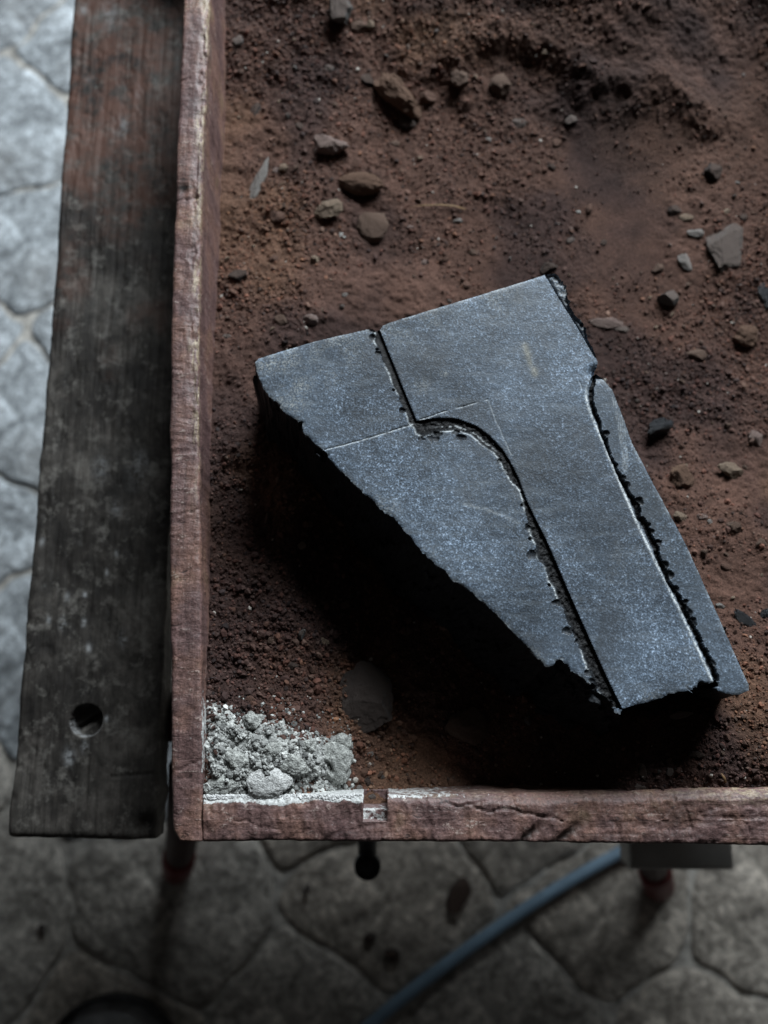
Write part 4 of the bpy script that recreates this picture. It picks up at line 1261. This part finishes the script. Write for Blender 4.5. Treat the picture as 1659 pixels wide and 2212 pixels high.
while cnt < 170 and tries < 1500:
    tries += 1
    px, py = prng.uniform(455, 1655), prng.uniform(10, 1705)
    if px < 500 - 0.035 * py + 8 or (py > 1490 and px < 770):
        continue
    if min(math.hypot(px - t[0], py - t[1]) - t[2] / 2 for t in PLACED) < 6:
        continue
    p = on_sand(px, py)
    if inside(np.array([p[0]]), np.array([p[1]]), OWl)[0] or seg_dist(np.array([p[0]]), np.array([p[1]]), OW, True)[0][0] < 0.004:
        continue
    if inside(np.array([p[0]]), np.array([p[1]]), dent)[0] and prng.random() < 0.85:
        continue
    m = prng.choices(['red', 'grey', 'tan', 'brown'], [.38, .22, .14, .26])[0]
    ds = [(math.hypot(px - a, py - b) - w / 2, a, b, nm) for a, b, w, nm in ANCH]
    dmin, a, b, nm = min(ds)
    if min(math.hypot(px - t[0], py - t[1]) - t[2] / 2 for t in PLACED) < 6:
        continue
    label = None
    if dmin < 95:
        dx, dy = px - a, py - b
        ang = math.degrees(math.atan2(-dy, dx)) % 360
        word = ['right of', 'above right of', 'above', 'above left of', 'left of', 'below left of', 'below', 'below right of'][int((ang + 22.5) // 45) % 8]
        label = 'tiny %s pebble %s the %s' % (colour_word[m], word, nm)
        if label in used:
            continue
        used.add(label)
    else:
        if shared >= 45:
            continue
        shared += 1
        label = lab[m]
    o = obj('pebble', prng.choice(protos[m]), label=label, cat='pebble', group='tiny %s pebbles on the sand' % m)
    rad = min(0.0036, math.exp(prng.gauss(math.log(0.0018), 0.30)))
    o.location = (p[0], p[1], p[2] + rad * 0.25)
    o.scale = (rad * prng.uniform(.9, 1.4), rad * prng.uniform(.7, 1.05), rad * prng.uniform(.55, .9))
    o.rotation_euler = (0, 0, prng.uniform(0, 6.28))
    cnt += 1
# dry grass
M_STRAW = mat_simple('dry_straw', (0.20, 0.12, 0.055), 0.7, 0.3, 300)
def blade(name, pts, w, label):
    P = []
    for (a, b, lift) in pts:
        p = on_sand(a, b)
        P.append(p + np.array([0, 0, lift]))
    rad = [w * f for f in np.interp(np.linspace(0, 1, len(P)), [0, .3, .9, 1], [.25, .8, 1, .6])]
    obj(name, tube_mesh(name, P, rad, M_STRAW, 8, True, 0.35), label=label, cat='dry grass')
blade('grass_blade', [(885, 449, .0010), (915, 446, .0018), (950, 446, .0024), (980, 448, .0022), (1006, 454, .0014)], 0.0008, 'thin dry grass blade lying on the sand above the block')
blade('straw_bit', [(1557, 1670, .001), (1562, 1680, .0015), (1567, 1690, .001)], 0.0011, 'short bit of straw on the sand near the front board')

# ------------------------------------------------------------------ the workbench under the tray
bench = obj('workbench', None, label='old workbench under the tray, dark board with a round hole showing', cat='workbench', loc=(0, 0, 0))
ZJ = Z_BASE - 0.0085
j0, JL = edge_fn([(14, 1809), (52, 1400), (85, 1000), (117, 600), (158, 0), (194, -520)], ZJ, 0.0006, 7)
j1, _ = edge_fn([(330, 1817), (352, 1400), (372, 1000), (390, 600), (418, 0), (438, -520)], ZJ, 0.0006, 8)
hc = at(187, 1556, ZJ)
HR = 34 * depth_at(hc) / F_PX
def jaw_geom(X, Y):
    return np.hypot(X - hc[0], Y - hc[1]) - HR
def top_jaw(U, Vv, X, Y):
    e = np.minimum(Vv, 1 - Vv) * 0.115
    eu = np.minimum(U, 1 - U) * JL
    z = ZJ - 0.003 * np.exp(-e / 0.0018) - 0.004 * np.exp(-eu / 0.0022)
    z += 0.0005 * fbm(X * 260, Y * 14, seed=170) + 0.0012 * fbm(X * 25, Y * 18, seed=171)
    z -= 0.0010 * np.maximum(0, fbm(X * 160, Y * 90, seed=172, octaves=3) - 0.35)
    # a saw kerf and a chipped corner
    k = [at(p[0], p[1], ZJ)[:2] for p in [(240, 1678), (285, 1674), (328, 1672)]]
    d, _ = seg_dist(X, Y, k)
    z -= 0.0012 * np.exp(-(d / 0.0009) ** 2)
    q = at(322, 1800, ZJ)
    z -= 0.006 * np.exp(-(np.hypot(X - q[0], Y - q[1]) / 0.012) ** 4)
    h = jaw_geom(X, Y)
    lx = (X - hc[0]) * 0.82 + (Y - hc[1]) * 0.57
    ly = -(X - hc[0]) * 0.57 + (Y - hc[1]) * 0.82
    plug = -0.0105 - 0.0040 * smooth(-0.0010, 0.0004, ly + 0.0012) * (1 - smooth(0.0018, 0.0035, ly + 0.0012)) + 0.0025 * smooth(0.0, 0.006, -ly)
    z = np.where(h < 0, ZJ + plug, z - 0.0012 * np.exp(-np.maximum(h, 0) / 0.0006))
    return z
us = np.linspace(0, 1, 700)
vs = np.linspace(0, 1, 130)
# finer lines across the hole
W0 = np.array(at(14, 1809, ZJ)[:2])
u_h = (hc[1] - W0[1]) / (j0(np.array([0.0, 1.0]))[1, 1] - W0[1])
us = np.unique(np.concatenate([us, np.linspace(u_h - 1.25 * HR / JL, u_h + 1.25 * HR / JL, 90)]))
def attr_jaw(u, v, s, V):
    st = smooth(0.40, 0.56, u + 0.1 * fbm(V[:, 0] * 30, V[:, 1] * 30, seed=173)) * (1 - 0.4 * smooth(0.6, 0.9, v))
    sp = np.zeros(len(u))
    for px, py, r, a in ((150, 1635, 14, .7), (183, 1612, 9, .6), (230, 1552, 5, .8), (105, 1340, 6, .7), (135, 1345, 9, .8), (180, 1345, 7, .8), (192, 1400, 8, .7), (182, 1285, 6, .8), (252, 1195, 5, .8), (230, 1237, 6, .6),
                         (95, 1270, 5, .6), (145, 1290, 8, .6), (268, 1380, 12, .35), (90, 1170, 8, .35), (300, 1010, 30, .3), (218, 1010, 22, .3), (252, 1100, 14, .3), (180, 20, 14, .45), (240, 30, 30, .3), (262, 270, 22, .25), (300, 200, 12, .25), (190, 170, 10, .2)):
        q = at(px, py, ZJ)
        sp = np.maximum(sp, a * np.exp(-(np.hypot(V[:, 0] - q[0], (V[:, 1] - q[1]) * .6) / (r * 0.00026)) ** 2))
    h = jaw_geom(V[:, 0], V[:, 1])
    sp = np.maximum(sp * (h > 0), 0.6 * np.exp(-(h / 0.0006) ** 2) * (V[:, 1] < hc[1]))  # pale lower lip of the hole is a painted highlight
    return {'stain': st, 'spot': sp}
jaw = obj('bench_board', board('bench_board', j0, j1, us, vs, top_jaw, ZJ - 0.032, M_JAW, attr_jaw, 8, seed=5), parent=bench, label='dark stained board with a round bored hole')
M_STEEL = mat_simple('dull_steel', (0.40, 0.39, 0.37), 0.5, 0.3, 14, 0.0)
M_BLACK = mat_simple('black_iron', (0.022, 0.023, 0.026), 0.5, 0.3, 60)
M_RED = mat_simple('dark_red_paint', (0.15, 0.010, 0.012), 0.55, 0.3, 40)
M_LEG = mat_simple('dark_leg_paint', (0.035, 0.010, 0.010), 0.6, 0.3, 40)
obj('bench_board', box_mesh('bench_board', (0.16, -0.075, ZJ - 0.032), (0.28, 0.70, ZJ - 0.001), M_JAW, 0.003), parent=bench)
for shade_bx in (-0.13, 0.015, 0.31, 0.45, 0.59):  # unseen boards added to widen the bench top and shade the floor
    obj('bench_board', box_mesh('bench_board', (shade_bx, -0.060, ZJ - 0.032), (shade_bx + 0.125, 0.70, ZJ - 0.001), M_JAW, 0.003), parent=bench)
obj('cross_rail', box_mesh('cross_rail', (-0.27, -0.050, ZJ - 0.075), (0.27, -0.010, ZJ - 0.033), M_LEG, 0.003), parent=bench)
def leg(pt, pf, w):
    a, b = at(pt[0], pt[1], ZJ - 0.06), at(pf[0], pf[1], Z_FLOOR + 0.006)
    c = a + (b - a) * 0.80
    o = obj('leg', tube_mesh('leg', [a, c], w, M_LEG, 12), parent=bench)
    d = (b - c)
    obj('foot', tube_mesh('foot', [c - d * 0.3, c, c + d * 0.85, b], [w * 1.1, w * 1.2, w * 1.2, w * 1.0], M_RED, 16), parent=o, label='dark red foot cap')
leg((415, 1660), (383, 1878), 0.0195)
leg((1350, 1640), (1424, 1916), 0.0195)
# grey bracket and crank handle that show in front of the tray
p0, p1 = at(1362, 1880, -0.36), at(1588, 1880, -0.36)
br = obj('bracket', box_mesh('bracket', (p0[0], p0[1], -0.40), (p1[0], p0[1] + 0.10, -0.36), M_STEEL, 0.004), parent=bench, label='grey metal bracket end')
a, b = at(790, 1700, -0.26), at(794, 1850, -0.30)
cr = obj('crank_handle', tube_mesh('crank_handle', [a, b], 0.0090, M_BLACK, 14), parent=bench)
k = at(794, 1868, -0.30)
kn = obj('knob', lathe_mesh('knob', [(0.0002, .012), (.006, .012), (.0072, .009), (.0095, .009), (.0115, .012), (.0128, .008), (.0128, -.006), (.010, -.010), (.0002, -.010)], M_BLACK, 32), parent=cr, loc=k)

# ------------------------------------------------------------------ things on the floor
M_HOSE = mat_simple('blue_grey_hose', (0.22, 0.33, 0.44), 0.5, 0.15, 30)
hpts = []
for a_, b_ in [(720, 2285), (790, 2222), (850, 2170), (930, 2108), (1030, 2035), (1130, 1966), (1230, 1903), (1345, 1838), (1450, 1790), (1560, 1745)]:
    hpts.append(at(a_, b_, Z_FLOOR + 0.014))
hpts = resample(hpts, 0.02)
for _ in range(4):
    hpts = [hpts[0]] + [0.25 * hpts[k - 1] + 0.5 * hpts[k] + 0.25 * hpts[k + 1] for k in range(1, len(hpts) - 1)] + [hpts[-1]]
obj('hose', tube_mesh('hose', hpts, 0.0092, M_HOSE, 16), label='blue-grey hose lying across the paving below the tray', cat='hose')
ZP = Z_FLOOR + 0.046
bc = at(233, 2324, ZP)
rb = 157 * depth_at(bc) / F_PX
hb = ZP - Z_FLOOR - 0.006
M_LID = mat_simple('grey_dried_residue', (0.36, 0.37, 0.38), 0.8, 0.55, 30)
bk = obj('pan', None, label='round black-rimmed pan with a grey inside on the floor, lower left', cat='pan', loc=(bc[0], bc[1], Z_FLOOR + 0.006))
obj('rim', lathe_mesh('rim', [(0.002, 0.0), (rb * .90, 0.0), (rb * .93, .003), (rb * .97, hb - .010), (rb * 1.0, hb - .006), (rb * 1.0, hb), (rb * .975, hb + .002), (rb * .955, hb), (rb * .94, hb - .012), (rb * .90, .004)], M_BLACK, 64), parent=bk)
obj('contents', lathe_mesh('contents', [(rb * .93, hb - .024), (rb * .90, hb - .017), (rb * .84, hb - .015), (rb * .80, hb - .010), (rb * .5, hb - .008), (0.001, hb - .009)], M_LID, 64), parent=bk)
def floor_chip(px, py, w, h, rot, label):
    p = at(px, py, Z_FLOOR + 0.008)
    k = depth_at(p) / F_PX
    o = obj('stone_chip', stone_mesh('stone_chip', 3, int(px), 0.8, .12, MR['dark']), label=label, cat='stone chip')
    o.location = (p[0], p[1], Z_FLOOR + 0.011)
    o.scale = (w * k / 2, h * k / 2, 0.008)
    o.rotation_euler = (0, 0, math.radians(rot))
floor_chip(990, 1942, 52, 96, -18, 'dark oblong slate chip on the floor left of the hose')
floor_chip(664, 1922, 16, 28, -20, 'small dark chip on the floor below the tray')
floor_chip(800, 2024, 30, 26, 0, 'dark chip, upper of the two left of the hose\'s lower end')
floor_chip(850, 2062, 44, 30, -20, 'dark chip, lower of the two left of the hose\'s lower end')
floor_chip(92, 2010, 20, 30, 30, 'small dark chip on the floor above the bucket')
